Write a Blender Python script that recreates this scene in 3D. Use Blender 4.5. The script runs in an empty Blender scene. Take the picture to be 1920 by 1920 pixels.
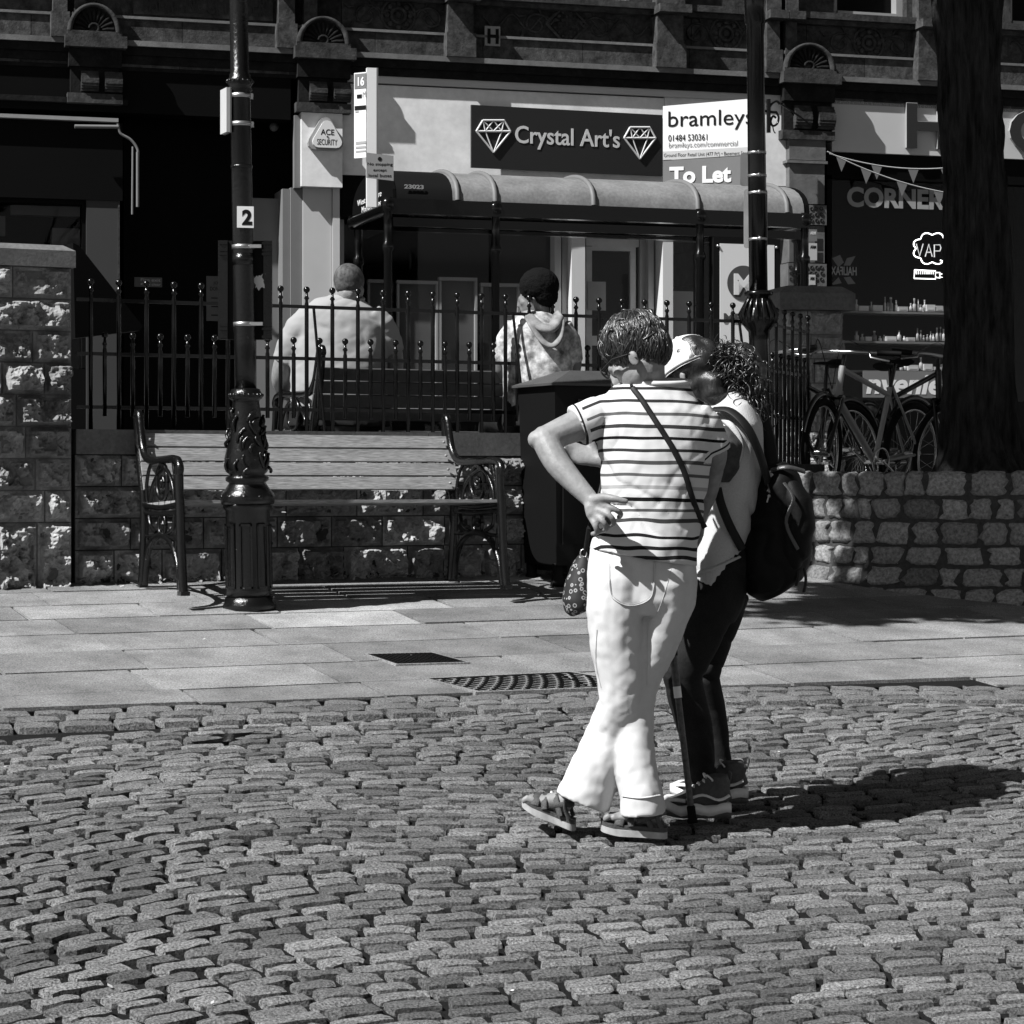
import bpy, math, random
import numpy as np
from mathutils import Vector, Matrix, noise
R = math.radians
random.seed(7)
S = bpy.context.scene
COL = S.collection
F = 4400.0; HY = 890.0; CZ = 1.15          # focal length in pixels of a 1920 frame, horizon row, eye height in world z

# ---------------- camera, sky, sun, exposure ----------------
cd = bpy.data.cameras.new('camera'); cam = bpy.data.objects.new('camera', cd); COL.objects.link(cam)
cam.location = (0, 0, CZ); cam.rotation_euler = (R(90), 0, 0)
cd.sensor_width = 36; cd.lens = 36*F/1920; cd.shift_y = -(960-HY)/1920; cd.clip_start = .1; cd.clip_end = 2000
S.camera = cam
S.render.resolution_x = S.render.resolution_y = 1024
SUN_EL = R(48.5); SUN_H = Vector((-.825, -.565)).normalized()     # direction towards the sun
w = bpy.data.worlds.new('World'); S.world = w; w.use_nodes = True
nt = w.node_tree; nt.nodes.clear()
sky = nt.nodes.new('ShaderNodeTexSky'); sky.sky_type = 'NISHITA'; sky.sun_disc = False
sky.sun_elevation = SUN_EL; sky.sun_rotation = math.atan2(SUN_H.x, SUN_H.y)
bw = nt.nodes.new('ShaderNodeSeparateColor')     # black and white through the red channel, as with a red filter
sky.air_density = 1.0; sky.dust_density = .3; bg = nt.nodes.new('ShaderNodeBackground'); wo = nt.nodes.new('ShaderNodeOutputWorld')
bg.inputs['Strength'].default_value = 0.05
nt.links.new(sky.outputs[0], bw.inputs[0]); nt.links.new(bw.outputs[0], bg.inputs[0]); nt.links.new(bg.outputs[0], wo.inputs[0])
sd = bpy.data.lights.new('sun', 'SUN'); so = bpy.data.objects.new('sun', sd); COL.objects.link(so)
sd.energy = 5.0; sd.angle = R(.5); sd.color = (1, 1, 1)
SUN = Vector((SUN_H.x*math.cos(SUN_EL), SUN_H.y*math.cos(SUN_EL), math.sin(SUN_EL)))
so.rotation_euler = SUN.to_track_quat('Z', 'Y').to_euler(); so.location = (-10, -8, 15)
S.view_settings.view_transform = 'Standard'; S.view_settings.look = 'None'
S.view_settings.exposure = 0.75; S.view_settings.gamma = 1
S.render.engine = 'CYCLES'
S.cycles.max_bounces = 5; S.cycles.transparent_max_bounces = 12; S.cycles.diffuse_bounces = 1

# ---------------- materials ----------------
def mat(name, v, rough=.6, metal=0, spec=.5, nscale=0, namt=0, bscale=0, bstr=.2, bdist=.01, tone=False,
        n2=0, n2amt=0, stretch=None, coat=0, wear=None, bdetail=6):
    m = bpy.data.materials.new(name); m.use_nodes = True; t = m.node_tree; N = t.nodes; L = t.links
    b = N['Principled BSDF']; b.inputs['Roughness'].default_value = rough; b.inputs['Metallic'].default_value = metal
    b.inputs['Specular IOR Level'].default_value = spec
    if coat: b.inputs['Coat Weight'].default_value = coat; b.inputs['Coat Roughness'].default_value = .12
    b.inputs['Base Color'].default_value = (v, v, v, 1)
    tc = N.new('ShaderNodeTexCoord'); vec = tc.outputs['Object']
    if stretch:
        mp = N.new('ShaderNodeMapping'); mp.inputs['Scale'].default_value = stretch; L.new(vec, mp.inputs[0]); vec = mp.outputs[0]
    cur = None
    def mathn(op, a, bb):
        n = N.new('ShaderNodeMath'); n.operation = op
        for i, q in enumerate((a, bb)):
            if isinstance(q, (int, float)): n.inputs[i].default_value = q
            else: L.new(q, n.inputs[i])
        return n.outputs[0]
    def nz(scale, det=6, rg=.6):
        n = N.new('ShaderNodeTexNoise'); n.inputs['Scale'].default_value = scale; n.inputs['Detail'].default_value = det
        n.inputs['Roughness'].default_value = rg; L.new(vec, n.inputs['Vector']); return n.outputs['Fac']
    val = v
    if nscale: val = mathn('MULTIPLY', mathn('ADD', mathn('MULTIPLY', mathn('SUBTRACT', nz(nscale), .5), 2*namt*1.6), 1.0), v); cur = val
    if n2:
        k = mathn('ADD', mathn('MULTIPLY', mathn('SUBTRACT', nz(n2, 3), .5), 2*n2amt*1.6), 1.0); cur = mathn('MULTIPLY', k, cur if cur is not None else v)
    if tone:
        at = N.new('ShaderNodeAttribute'); at.attribute_name = 'tone'; cur = mathn('MULTIPLY', at.outputs['Fac'], cur if cur is not None else v)
    if wear:      # (scale, threshold, value): chips of another shade
        mx = N.new('ShaderNodeMapRange'); mx.inputs['From Min'].default_value = wear[1]; mx.inputs['From Max'].default_value = wear[1]+.03
        L.new(nz(wear[0], 8, .7), mx.inputs['Value'])
        a = mathn('MULTIPLY', mx.outputs[0], wear[2]); c2 = mathn('SUBTRACT', 1.0, mx.outputs[0])
        cur = mathn('ADD', a, mathn('MULTIPLY', c2, cur if cur is not None else v))
    if cur is not None:
        mxx = mathn('MAXIMUM', cur, .002); L.new(mxx, b.inputs['Base Color'])
    if bscale:
        bp = N.new('ShaderNodeBump'); bp.inputs['Strength'].default_value = bstr; bp.inputs['Distance'].default_value = bdist
        L.new(nz(bscale, bdetail, .65), bp.inputs['Height']); L.new(bp.outputs[0], b.inputs['Normal'])
    return m
def glass(name, dark=.8, gloss=.06, rough=.02):
    m = bpy.data.materials.new(name); m.use_nodes = True; t = m.node_tree; N = t.nodes; L = t.links; N.clear()
    o = N.new('ShaderNodeOutputMaterial'); tr = N.new('ShaderNodeBsdfTransparent'); gl = N.new('ShaderNodeBsdfGlossy')
    gl.inputs['Roughness'].default_value = rough; gl.inputs['Color'].default_value = (.9, .9, .9, 1)
    tr.inputs['Color'].default_value = (dark, dark, dark, 1); mx = N.new('ShaderNodeMixShader')
    fr = N.new('ShaderNodeFresnel'); fr.inputs['IOR'].default_value = 1.45
    ad = N.new('ShaderNodeMath'); ad.operation = 'MULTIPLY'; ad.inputs[1].default_value = gloss/.06; L.new(fr.outputs[0], ad.inputs[0])
    ad.use_clamp = True
    L.new(ad.outputs[0], mx.inputs[0]); L.new(tr.outputs[0], mx.inputs[1]); L.new(gl.outputs[0], mx.inputs[2]); L.new(mx.outputs[0], o.inputs[0])
    return m
def emit(name, v):
    m = bpy.data.materials.new(name); m.use_nodes = True; b = m.node_tree.nodes['Principled BSDF']
    b.inputs['Base Color'].default_value = (.8, .8, .8, 1); b.inputs['Emission Color'].default_value = (1, 1, 1, 1); b.inputs['Emission Strength'].default_value = v
    return m
M = dict(
    sett=mat('sett_stone', .15, .75, spec=.3, nscale=150, namt=1.5, bscale=120, bstr=1, bdist=.012, tone=True, n2=2.2, n2amt=.3),
    grit=mat('joint_grit', .012, .95, spec=.1, nscale=120, namt=.6, bscale=150, bstr=.8, bdist=.01),
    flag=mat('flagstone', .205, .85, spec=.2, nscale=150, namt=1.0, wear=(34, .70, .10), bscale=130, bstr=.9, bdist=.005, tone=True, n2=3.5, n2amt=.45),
    rock=mat('rock_faced_stone', .28, .9, spec=.15, nscale=24, namt=.3, bscale=120, bstr=.6, bdist=.006, tone=True, n2=60, n2amt=.3),
    coping=mat('coping_stone', .13, .85, spec=.2, nscale=50, namt=.35, bscale=90, bstr=.3, bdist=.004, n2=4, n2amt=.35),
    cobble=mat('cobble_stone', .19, .85, spec=.25, nscale=60, namt=.9, bscale=70, bstr=.7, bdist=.008, tone=True),
    mortar=mat('mortar', .05, .95, spec=.1, nscale=40, namt=.5, bscale=80, bstr=.8, bdist=.01),
    iron=mat('black_iron_paint', .003, .2, spec=.4, bscale=60, bstr=.3, bdist=.002),
    iron2=mat('chipped_black_paint', .004, .22, spec=.5, bscale=55, bstr=.6, bdist=.004, wear=(38, .69, .3)),
    ironlo=mat('dull_black_iron', .003, .6, spec=.2),
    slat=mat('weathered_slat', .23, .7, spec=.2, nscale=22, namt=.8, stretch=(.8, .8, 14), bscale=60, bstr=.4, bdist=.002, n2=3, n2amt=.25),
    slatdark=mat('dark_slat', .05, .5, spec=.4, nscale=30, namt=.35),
    steel=mat('steel_band', .45, .35, metal=.9, bscale=80, bstr=.4, bdist=.002),
    alu=mat('grey_aluminium', .28, .45, spec=.4, nscale=6, namt=.12),
    white=mat('white_enamel', .72, .4, spec=.4),
    dull=mat('pale_plastic', .45, .5, spec=.3, nscale=5, namt=.06),
    black=mat('black_board', .006, .6, spec=.2), blacklet=mat('black_lettering', .008, .6, spec=.1),
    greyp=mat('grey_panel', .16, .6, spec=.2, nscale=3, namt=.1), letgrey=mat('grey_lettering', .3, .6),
    midlet=mat('pale_lettering', .62, .5),
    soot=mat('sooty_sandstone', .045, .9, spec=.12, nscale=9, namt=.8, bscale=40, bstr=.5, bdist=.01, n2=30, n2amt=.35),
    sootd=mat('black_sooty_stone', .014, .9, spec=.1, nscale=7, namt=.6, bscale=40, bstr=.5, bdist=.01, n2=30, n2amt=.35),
    pale=mat('ledge_highlight_sandstone', .15, .85, spec=.12, nscale=9, namt=.35, bscale=50, bstr=.35, bdist=.006, n2=2, n2amt=.3),  # paler than its neighbours: the bright ledge highlight is put into the colour
    fascia=mat('painted_fascia', .76, .6, spec=.2, n2=2.4, n2amt=.2, nscale=14, namt=.12), fascia2=mat('grey_fascia', .5, .6, spec=.2, n2=1.4, n2amt=.1),
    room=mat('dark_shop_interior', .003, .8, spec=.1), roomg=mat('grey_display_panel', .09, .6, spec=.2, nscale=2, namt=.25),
    blackp=mat('black_shopfront_paint', .003, .6, spec=.08),
    bark=mat('tree_bark', .028, .95, spec=.1, nscale=30, namt=1.2, stretch=(1, 1, .16), bscale=26, bstr=1, bdist=.06),
    leaf=mat('leaf', .06, .6, spec=.3, tone=True), soil=mat('soil', .03, .95, nscale=20, namt=.5),
    street=mat('asphalt', .05, .9, nscale=60, namt=.3, bscale=120, bstr=.4, bdist=.004),
    glass=glass('window_glass', .9, .018), glass2=glass('shelter_glass', .88, .02), neon=emit('neon_tube', 3), neon2=emit('dim_neon_tube', .28),
    roofp=mat('translucent_roof_sheet', .17, .6, spec=.15, nscale=4, namt=.35, n2=40, n2amt=.25), rib=mat('roof_rib', .13, .6),
    puddle=mat('puddle_water', .004, .05, spec=.5),
)

# ---------------- geometry helpers ----------------
def P(px, py, Y):  return Vector(((px-960)/F*Y, Y, CZ+(HY-py)/F*Y))
def sdist(X, Y): return 11.36+.438*X-.899*Y
def gz(X, Y):
    s = max(-3.1, min(14, sdist(X, Y))); return CZ-.537-.114*s
def G(px, py):
    a = (px-960)/F; b = (HY-py)/F; Y = -1.832/(b+.0499*a-.1025); return Vector((a*Y, Y, CZ+b*Y))
class Fr:       # upright frame: u along (to the right), w out towards the viewer, v up
    def __init__(s, o, ang): s.o = Vector(o); s.a = ang; s.d = Vector((math.cos(ang), math.sin(ang), 0)); s.n = Vector((math.sin(ang), -math.cos(ang), 0))
    def p(s, u, w, v): return s.o+s.d*u+s.n*w+Vector((0, 0, v))
    def px(s, px, py, w=0):
        a = Vector(((px-960)/F, 1, (HY-py)/F)); c = Vector((0, 0, CZ))
        t = (s.n.dot(s.o-c)+w)/s.n.dot(a); q = c+a*t-s.o
        return q.dot(s.d), q.z
WF = Fr((-1.31, 12, CZ-.537), R(26))
FA = Fr((0, 23, CZ-.05), R(16))
SF = Fr((P(1080, 400, 19.5).x, 19.5, CZ-.12), R(18))

class MB:
    def __init__(s): s.v = []; s.f = []; s.t = []; s.sm = []
    def add(s, vs, fs, tone=1, smooth=False):
        o = len(s.v); s.v += [tuple(q) for q in vs]
        for f in fs: s.f.append([i+o for i in f]); s.t.append(tone); s.sm.append(smooth)
    def hexa(s, c, tone=1): s.add(c, [(0, 3, 2, 1), (4, 5, 6, 7), (0, 1, 5, 4), (1, 2, 6, 5), (2, 3, 7, 6), (3, 0, 4, 7)], tone)
    def fb(s, fr, u0, u1, w0, w1, v0, v1, tone=1):
        s.hexa([fr.p(u, w, v) for v in (v0, v1) for (u, w) in ((u0, w1), (u1, w1), (u1, w0), (u0, w0))], tone)
    def pxb(s, fr, x0, y0, x1, y1, w0, w1, tone=1):      # box whose front face spans these pixels on the frame's plane
        xm, ym = (x0+x1)/2, (y0+y1)/2
        u0 = fr.px(x0, ym, w1)[0]; u1 = fr.px(x1, ym, w1)[0]; v1 = fr.px(xm, y0, w1)[1]; v0 = fr.px(xm, y1, w1)[1]
        s.fb(fr, u0, u1, w0, w1, v0, v1, tone); return u0, u1, v0, v1
    def tube(s, pts, rs, n=8, cap=True, tone=1, smooth=True, flat=1.0, up=None):
        pts = [Vector(p) for p in pts]
        if isinstance(rs, (int, float)): rs = [rs]*len(pts)
        ring = []; prev = up and Vector(up)
        for i, p in enumerate(pts):
            t = (pts[min(i+1, len(pts)-1)]-pts[max(i-1, 0)]).normalized()
            if prev is None: prev = t.orthogonal()
            a = (prev-t*prev.dot(t)); a = a.normalized() if a.length > 1e-5 else t.orthogonal().normalized(); prev = a; b = t.cross(a)
            ring.append([p+(a*math.cos(2*math.pi*k/n)+b*math.sin(2*math.pi*k/n)*flat)*rs[i] for k in range(n)])
        vs = [q for r in ring for q in r]; fs = []
        for i in range(len(pts)-1):
            for k in range(n): k2 = (k+1) % n; fs.append((i*n+k, i*n+k2, (i+1)*n+k2, (i+1)*n+k))
        s.add(vs, fs, tone, smooth)
        if cap: s.add(ring[0][::-1]+ring[-1], [tuple(range(n)), tuple(range(n, 2*n))], tone)
    def lathe(s, o, prof, n=24, axis=(0, 0, 1), tone=1, smooth=True, sq=False):   # prof: (radius, height)
        ax = Vector(axis).normalized(); a = Vector((1, 0, 0)); a = (a-ax*a.dot(ax)).normalized(); b = ax.cross(a); o = Vector(o)
        vs = []; fs = []
        for r, h in prof:
            for k in range(n): th = 2*math.pi*(k+.5)/n; vs.append(o+ax*h+(a*math.cos(th)+b*math.sin(th))*r)
        for i in range(len(prof)-1):
            for k in range(n): k2 = (k+1) % n; fs.append((i*n+k, i*n+k2, (i+1)*n+k2, (i+1)*n+k))
        fs.append(tuple(range(n))[::-1]); fs.append(tuple(range((len(prof)-1)*n, len(prof)*n)))
        s.add(vs, fs, tone, smooth)
    def ball(s, c, r, n=10, sc=(1, 1, 1), tone=1):
        c = Vector(c); vs = [c+Vector((0, 0, -r*sc[2]))]; m = max(4, n//2+1)
        for i in range(1, m):
            ph = math.pi*i/m-math.pi/2
            for k in range(n): th = 2*math.pi*k/n; vs.append(c+Vector((r*sc[0]*math.cos(ph)*math.cos(th), r*sc[1]*math.cos(ph)*math.sin(th), r*sc[2]*math.sin(ph))))
        vs.append(c+Vector((0, 0, r*sc[2]))); fs = []
        for k in range(n): fs.append((0, 1+(k+1) % n, 1+k)); fs.append((len(vs)-1, len(vs)-1-n+k, len(vs)-1-n+(k+1) % n))
        for i in range(m-2):
            for k in range(n): k2 = (k+1) % n; fs.append((1+i*n+k, 1+i*n+k2, 1+(i+1)*n+k2, 1+(i+1)*n+k))
        s.add(vs, fs, tone, True)
    def prism(s, pts, ex, tone=1):        # closed outline (list of points) pushed along vector ex
        n = len(pts); pts = [Vector(p) for p in pts]; ex = Vector(ex)
        s.add(pts+[p+ex for p in pts], [tuple(range(n))[::-1], tuple(range(n, 2*n))]+[(i, (i+1) % n, n+(i+1) % n, n+i) for i in range(n)], tone)
    def build(s, name, m, parent=None):
        me = bpy.data.meshes.new(name); v = s.v
        o = bpy.data.objects.new(name, me)
        if parent is not None:
            l = WLOC[parent.name]; v = [(a[0]-l.x, a[1]-l.y, a[2]-l.z) for a in v]; o.parent = parent; WLOC[name] = l
        me.from_pydata(v, [], s.f); me.materials.append(m if not isinstance(m, str) else M[m])
        me.polygons.foreach_set('use_smooth', s.sm)
        at = me.attributes.new('tone', 'FLOAT', 'FACE'); at.data.foreach_set('value', [float(x) for x in s.t])
        COL.objects.link(o); WLOC[o.name] = WLOC[parent.name] if parent is not None else Vector()
        return o
WLOC = {}
def thing(name, loc, label, cat, group=None):
    o = bpy.data.objects.new(name, None); o.empty_display_size = .1; COL.objects.link(o); o.location = loc; WLOC[o.name] = Vector(loc)
    o['label'] = label; o['category'] = cat
    if group: o['group'] = group
    return o
def tag(o, label, cat, group=None):
    o['label'] = label; o['category'] = cat
    if group: o['group'] = group
    return o
def struct(o): o['kind'] = 'structure'; return o
def seta(o): # put a single mesh thing's origin at its base
    me = o.data; c = np.empty(len(me.vertices)*3); me.vertices.foreach_get('co', c); c = c.reshape(-1, 3)
    b = np.array([(c[:, 0].min()+c[:, 0].max())/2, (c[:, 1].min()+c[:, 1].max())/2, c[:, 2].min()]); c -= b
    me.vertices.foreach_set('co', c.ravel()); o.location = b; WLOC[o.name] = Vector(b); return o
def copy_tree(o, delta, label=None, parent=None):
    c = o.copy(); COL.objects.link(c); WLOC[c.name] = WLOC.get(o.name, Vector())
    if parent is not None: c.parent = parent
    else: c.location = o.location+Vector(delta)
    if label: c['label'] = label
    for ch in list(o.children): copy_tree(ch, delta, None, c)
    return c
def text(s, fr, u0, v0, u1, v1, w, m, parent, name='lettering', depth=.004, bold=0, flip=False, shear=0, keep=False):
    cu = bpy.data.curves.new('t', 'FONT'); cu.body = s; cu.extrude = 0; cu.offset = bold; cu.shear = shear; cu.resolution_u = 4; cu.align_x = 'LEFT'
    to = bpy.data.objects.new('t', cu); COL.objects.link(to); bpy.context.view_layer.update()
    me = bpy.data.meshes.new_from_object(to.evaluated_get(bpy.context.evaluated_depsgraph_get()))
    bpy.data.objects.remove(to); c = np.empty(len(me.vertices)*3); me.vertices.foreach_get('co', c); c = c.reshape(-1, 3)
    mn = c.min(0); mx = c.max(0)
    b = MB(); vs = []
    for q in c:
        a = (q[0]-mn[0])/(mx[0]-mn[0]); e = (q[1]-mn[1])/(mx[1]-mn[1])
        if flip: a = 1-a
        vs.append(fr.p(u0+(u1-u0)*a, w, v0+(v1-v0)*e))
    fs = [tuple(p.vertices) for p in me.polygons]
    from collections import Counter
    ed = Counter(); 
    for f in fs:
        for i in range(len(f)): ed[(f[i], f[(i+1) % len(f)])] += 1
    n = len(vs); al = vs+[v+fr.n*depth for v in vs]
    ff = [tuple(i+n for i in f) for f in fs]
    for (i, j) in ed:
        if (j, i) not in ed: ff.append((i, j, j+n, i+n))
    b.add(al, ff); bpy.data.meshes.remove(me)
    return b.build(name, m, parent)
def ptext(s, fr, x0, y0, x1, y1, w, m, parent, **k):
    xm, ym = (x0+x1)/2, (y0+y1)/2
    return text(s, fr, fr.px(x0, ym, w)[0], fr.px(xm, y1, w)[1], fr.px(x1, ym, w)[0], fr.px(xm, y0, w)[1], w, m, parent, **k)
def bez(pts, n=8):   # smooth curve through points (Catmull-Rom)
    pts = [Vector(p) for p in pts]; out = []
    for i in range(len(pts)-1):
        a = pts[max(i-1, 0)]; b = pts[i]; c = pts[i+1]; d = pts[min(i+2, len(pts)-1)]
        for k in range(n):
            t = k/n; out.append(.5*((2*b)+(c-a)*t+(2*a-5*b+4*c-d)*t*t+(3*b-a-3*c+d)*t**3))
    out.append(pts[-1]); return out
def nz(x, y, z, s): return noise.noise(Vector((x*s, y*s, z*s)))
def fbm(x, y, z, s, o=4): return noise.fractal(Vector((x*s, y*s, z*s)), 1.0, 2.0, o)
# ---------------- ground, pavement, setts ----------------
def gp(u, s, dz=0):       # point on the sloping ground, u along the wall, s metres out from its foot
    q = WF.p(u, s, 0); return Vector((q.x, q.y, gz(q.x, q.y)+dz))
b = MB(); US = [-120, -40, -20, -12, -6, 0, 6, 12, 20, 40, 120]; SS = [-160, -60, -30, -15, -6, -3.1, 0, 2, 4, 6, 8, 10, 12, 14, 20, 40, 120]
vs = [gp(u, s, -.16) for s in SS for u in US]; n = len(US)
b.add(vs, [(j*n+i, (j+1)*n+i, (j+1)*n+i+1, j*n+i+1)[::-1] for j in range(len(SS)-1) for i in range(n-1)])
struct(b.build('ground', 'street'))
def us(px, py): q = G(px, py); d = q-WF.o; return d.dot(WF.d), d.dot(WF.n)
KP = [us(-900, 1355), us(0, 1331), us(480, 1314), us(1100, 1293), us(1500, 1283), us(1920, 1284), us(2600, 1290)]
def kerb(u):
    if u <= KP[0][0]: return KP[0][1]
    for a, c in zip(KP, KP[1:]):
        if a[0] <= u <= c[0]: t = (u-a[0])/(c[0]-a[0]); return a[1]+(c[1]-a[1])*t
    return KP[-1][1]
# flags
HOLES = []
def hole(px0, py0, px1, py1): a = us(px0, py1); c = us(px1, py0); return a, c
b = MB(); rnd = random.Random(3)
rows = [-.02, .24, .62, .98, 1.36, 1.76, 2.18, 2.6, 3.05, 3.6]
L0 = us(430, 1150); L1 = us(1020, 1190)
for r in range(len(rows)-1):
    u = -7-rnd.random()
    while u < 8:
        l = rnd.choice([.6, .75, .9, 1.05])*(1 if r else 1.2); u1 = u+l; g = .0075
        s0, s1 = rows[r], rows[r+1]; um = (u+u1)/2; k0, k1 = kerb(u)-.01, kerb(u1)-.01
        e0, e1 = min(s1, k0), min(s1, k1)
        if r == len(rows)-2: e0, e1 = k0, k1
        if min(e0, e1)-s0 < .05: u = u1; continue
        tone = rnd.uniform(.72, 1.15)
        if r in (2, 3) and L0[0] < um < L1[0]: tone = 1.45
        if r in (5, 6) and rnd.random() < .3: tone *= .88
        dz = rnd.uniform(-.003, .003)
        jj = lambda: rnd.uniform(-.006, .006)
        c = [(u+g+jj(), s0+g), (u1-g+jj(), s0+g), (u1-g+jj(), e1-g), (u+g+jj(), e0-g)]
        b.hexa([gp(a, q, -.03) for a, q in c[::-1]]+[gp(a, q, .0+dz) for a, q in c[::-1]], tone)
        u = u1
struct(b.build('pavement', 'flag'))
b = MB(); vs = []; ul = [-7.5+.5*i for i in range(33)]
for s in range(12):
    for u in ul: vs.append(gp(u, -.3+(kerb(u)+.3)*s/11, -.012))
b.add(vs, [(j*33+i, j*33+i+1, (j+1)*33+i+1, (j+1)*33+i) for j in range(11) for i in range(32)][::1])
b.f = [f[::-1] for f in b.f]
struct(b.build('pavement_joints', 'grit'))
# setts
NU, NV = 7, 5
def sett(b, cu, cs, lu, ls, ang, tone, rise, rnd, wave=None):
    ca, sa = math.cos(ang), math.sin(ang); vs = []; ju = [rnd.uniform(-.09, .09)*lu*.5 for _ in range(4)]; jv = [rnd.uniform(-.10, .10)*ls*.5 for _ in range(4)]
    tx, ty = rnd.uniform(-.035, .035), rnd.uniform(-.05, .05); sd = rnd.random()*100; pw = rnd.uniform(4, 7)
    for j in range(NV):
        for i in range(NU):
            a = -1+2*i/(NU-1); c = -1+2*j/(NV-1)
            a = (-1, -.93, -.6, 0, .6, .93, 1)[i]; c = (-1, -.90, 0, .90, 1)[j]
            # corner jitter (bilinear)
            w4 = [(1-a)*(1-c)/4, (1+a)*(1-c)/4, (1+a)*(1+c)/4, (1-a)*(1+c)/4]
            rr = 1-.10*(abs(a)**4)*(abs(c)**4)
            x = a*lu/2*rr+sum(p*q for p, q in zip(ju, w4)); y = c*ls/2*rr+sum(p*q for p, q in zip(jv, w4))
            x += nz(a*1.5+sd, c*1.5, 0, 1.3)*.008; y += nz(a*1.5, c*1.5+sd, 5, 1.3)*.007
            h = rise-.003*max(abs(a)**pw, abs(c)**pw)-.002*(a*a+c*c)+nz(a*2+sd, c+sd, 2, 1.7)*.006+x*tx+y*ty
            edge = (i in (0, NU-1)) or (j in (0, NV-1))
            if edge: h = rise-.032
            uu = cu+x*ca-y*sa; ss = cs+x*sa+y*ca
            vs.append(gp(uu, ss, h+(wave(uu, ss) if wave else 0)))
    b.add(vs, [(j*NU+i, (j+1)*NU+i, (j+1)*NU+i+1, j*NU+i+1) for j in range(NV-1) for i in range(NU-1)], tone, False)
def wave(u, s): return (.016*math.sin(u*1.9+s*1.1)+.012*math.sin(s*2.6-u*.8))*min(1, max(0, (s-kerb(u)-.3)/.6))-.008
b = MB(); rnd = random.Random(11)
# gutter band: two neat courses along the kerb line
for k in range(3):
    u = -6
    while u < 8:
        l = rnd.uniform(.15, .21); uc = u+l/2; sett(b, uc, kerb(uc)+.055+k*.1, l-.012, .090, math.atan2(kerb(u+l)-kerb(u), l), rnd.uniform(.85, 1.15), .0, rnd); u += l
# road setts laid in slack arcs
def arc(u, s): return .15*math.sin(u*1.45+.5)*min(1, max(0, (s-3.6)/1.2))+.018*math.sin(u*3.7+s)
s = -0.1; r = 0
while s < 6.0:
    ls = rnd.uniform(.056, .072); u = -4.2+rnd.random()*.1; sc = s+ls/2
    while u < 5.6:
        l = rnd.uniform(.12, .20); uc = u+l/2; s0 = 3.0+.33+sc; ss = s0+arc(uc, s0)
        if ss > kerb(uc)+.33:
            an = math.atan2(arc(uc+.05, s0)-arc(uc-.05, s0), .1)
            sett(b, uc, ss, l-.014, ls-.010, an+rnd.uniform(-.06, .06), rnd.uniform(.55, 1.4), rnd.uniform(-.004, .003), rnd, wave)
        u += l
    s += ls; r += 1
struct(b.build('road', 'sett'))
b = MB(); un = np.arange(-6, 8.01, .14); sn = np.arange(2.5, 11.6, .14); vs = []
for q in sn:
    for u in un: vs.append(gp(float(u), float(q), -.019+wave(u, q) if q > kerb(u) else -.03))
n = len(un); b.add(vs, [(j*n+i, (j+1)*n+i, (j+1)*n+i+1, j*n+i+1) for j in range(len(sn)-1) for i in range(n-1)], 1, True)
struct(b.build('road_joints', 'grit'))
# metal covers let into the flags
def cover(name, pts, label, ribs, cat, m='iron2'):
    q = [G(*p) for p in pts]; o = thing(name, sum(q, Vector())/4, label, cat)
    fm = MB(); c = sum(q, Vector())/4; up = Vector((0, 0, .006)); up2 = Vector((0, 0, .009))
    for i in range(4):
        a, d = q[i], q[(i+1) % 4]; ai, di = a+(c-a)*.07, d+(c-d)*.07
        fm.add([a+up, d+up, di+up, ai+up, a-up*3, d-up*3], [(0, 1, 2, 3), (4, 5, 1, 0)])
    fm.build('frame', 'flag', o)
    g = MB(); qi = [a+(c-a)*.08 for a in q]; n = ribs
    pt = lambda s, t: (qi[0]*(1-s)+qi[1]*s)*(1-t)+(qi[3]*(1-s)+qi[2]*s)*t
    g.add([p-up*.2 for p in qi], [(0, 1, 2, 3)])
    if name == 'drain_grate':
        for i in range(n):
            s0, s1 = (i+.25)/n, (i+.75)/n; g.hexa([pt(s0, 0)-up, pt(s1, 0)-up, pt(s1, 1)-up, pt(s0, 1)-up, pt(s0, 0)+up, pt(s1, 0)+up, pt(s1, 1)+up, pt(s0, 1)+up])
    else:
        for i in range(n):
            for j in range(9):
                s0, s1 = (i+.2)/n, (i+.62)/n; k = .35*(1 if (i+j) % 2 else -1)/n; t0, t1 = (j+.15)/9, (j+.85)/9
                g.hexa([pt(s0, t0)-up, pt(s1, t0)-up, pt(s1+k, t1)-up, pt(s0+k, t1)-up, pt(s0, t0)+up*.6, pt(s1, t0)+up*.6, pt(s1+k, t1)+up*.6, pt(s0+k, t1)+up*.6])
    g.build('lid' if name != 'drain_grate' else 'grate', m, o)
cover('drain_grate', [(742, 1248), (882, 1244), (812, 1225), (682, 1228)], 'small slotted black iron drain grate in the pale flags', 14, 'drain')
cover('manhole_cover', [(892, 1300), (1240, 1288), (1072, 1261), (788, 1274)], 'long patterned black iron manhole cover beside the kerb setts', 20, 'manhole cover')
# puddle in the setts
b = MB(); vs = [gp(*[a+c for a, c in zip(us(455, 1377), (math.cos(t)*.17*(1+.35*math.sin(3*t)), math.sin(t)*.085*(1+.3*math.cos(2*t))))], -.004+wave(*us(455, 1377))) for t in [i*math.pi/12 for i in range(24)]]
b.add(vs, [tuple(range(24))[::-1]]); struct(b.build('water', 'puddle'))
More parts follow.
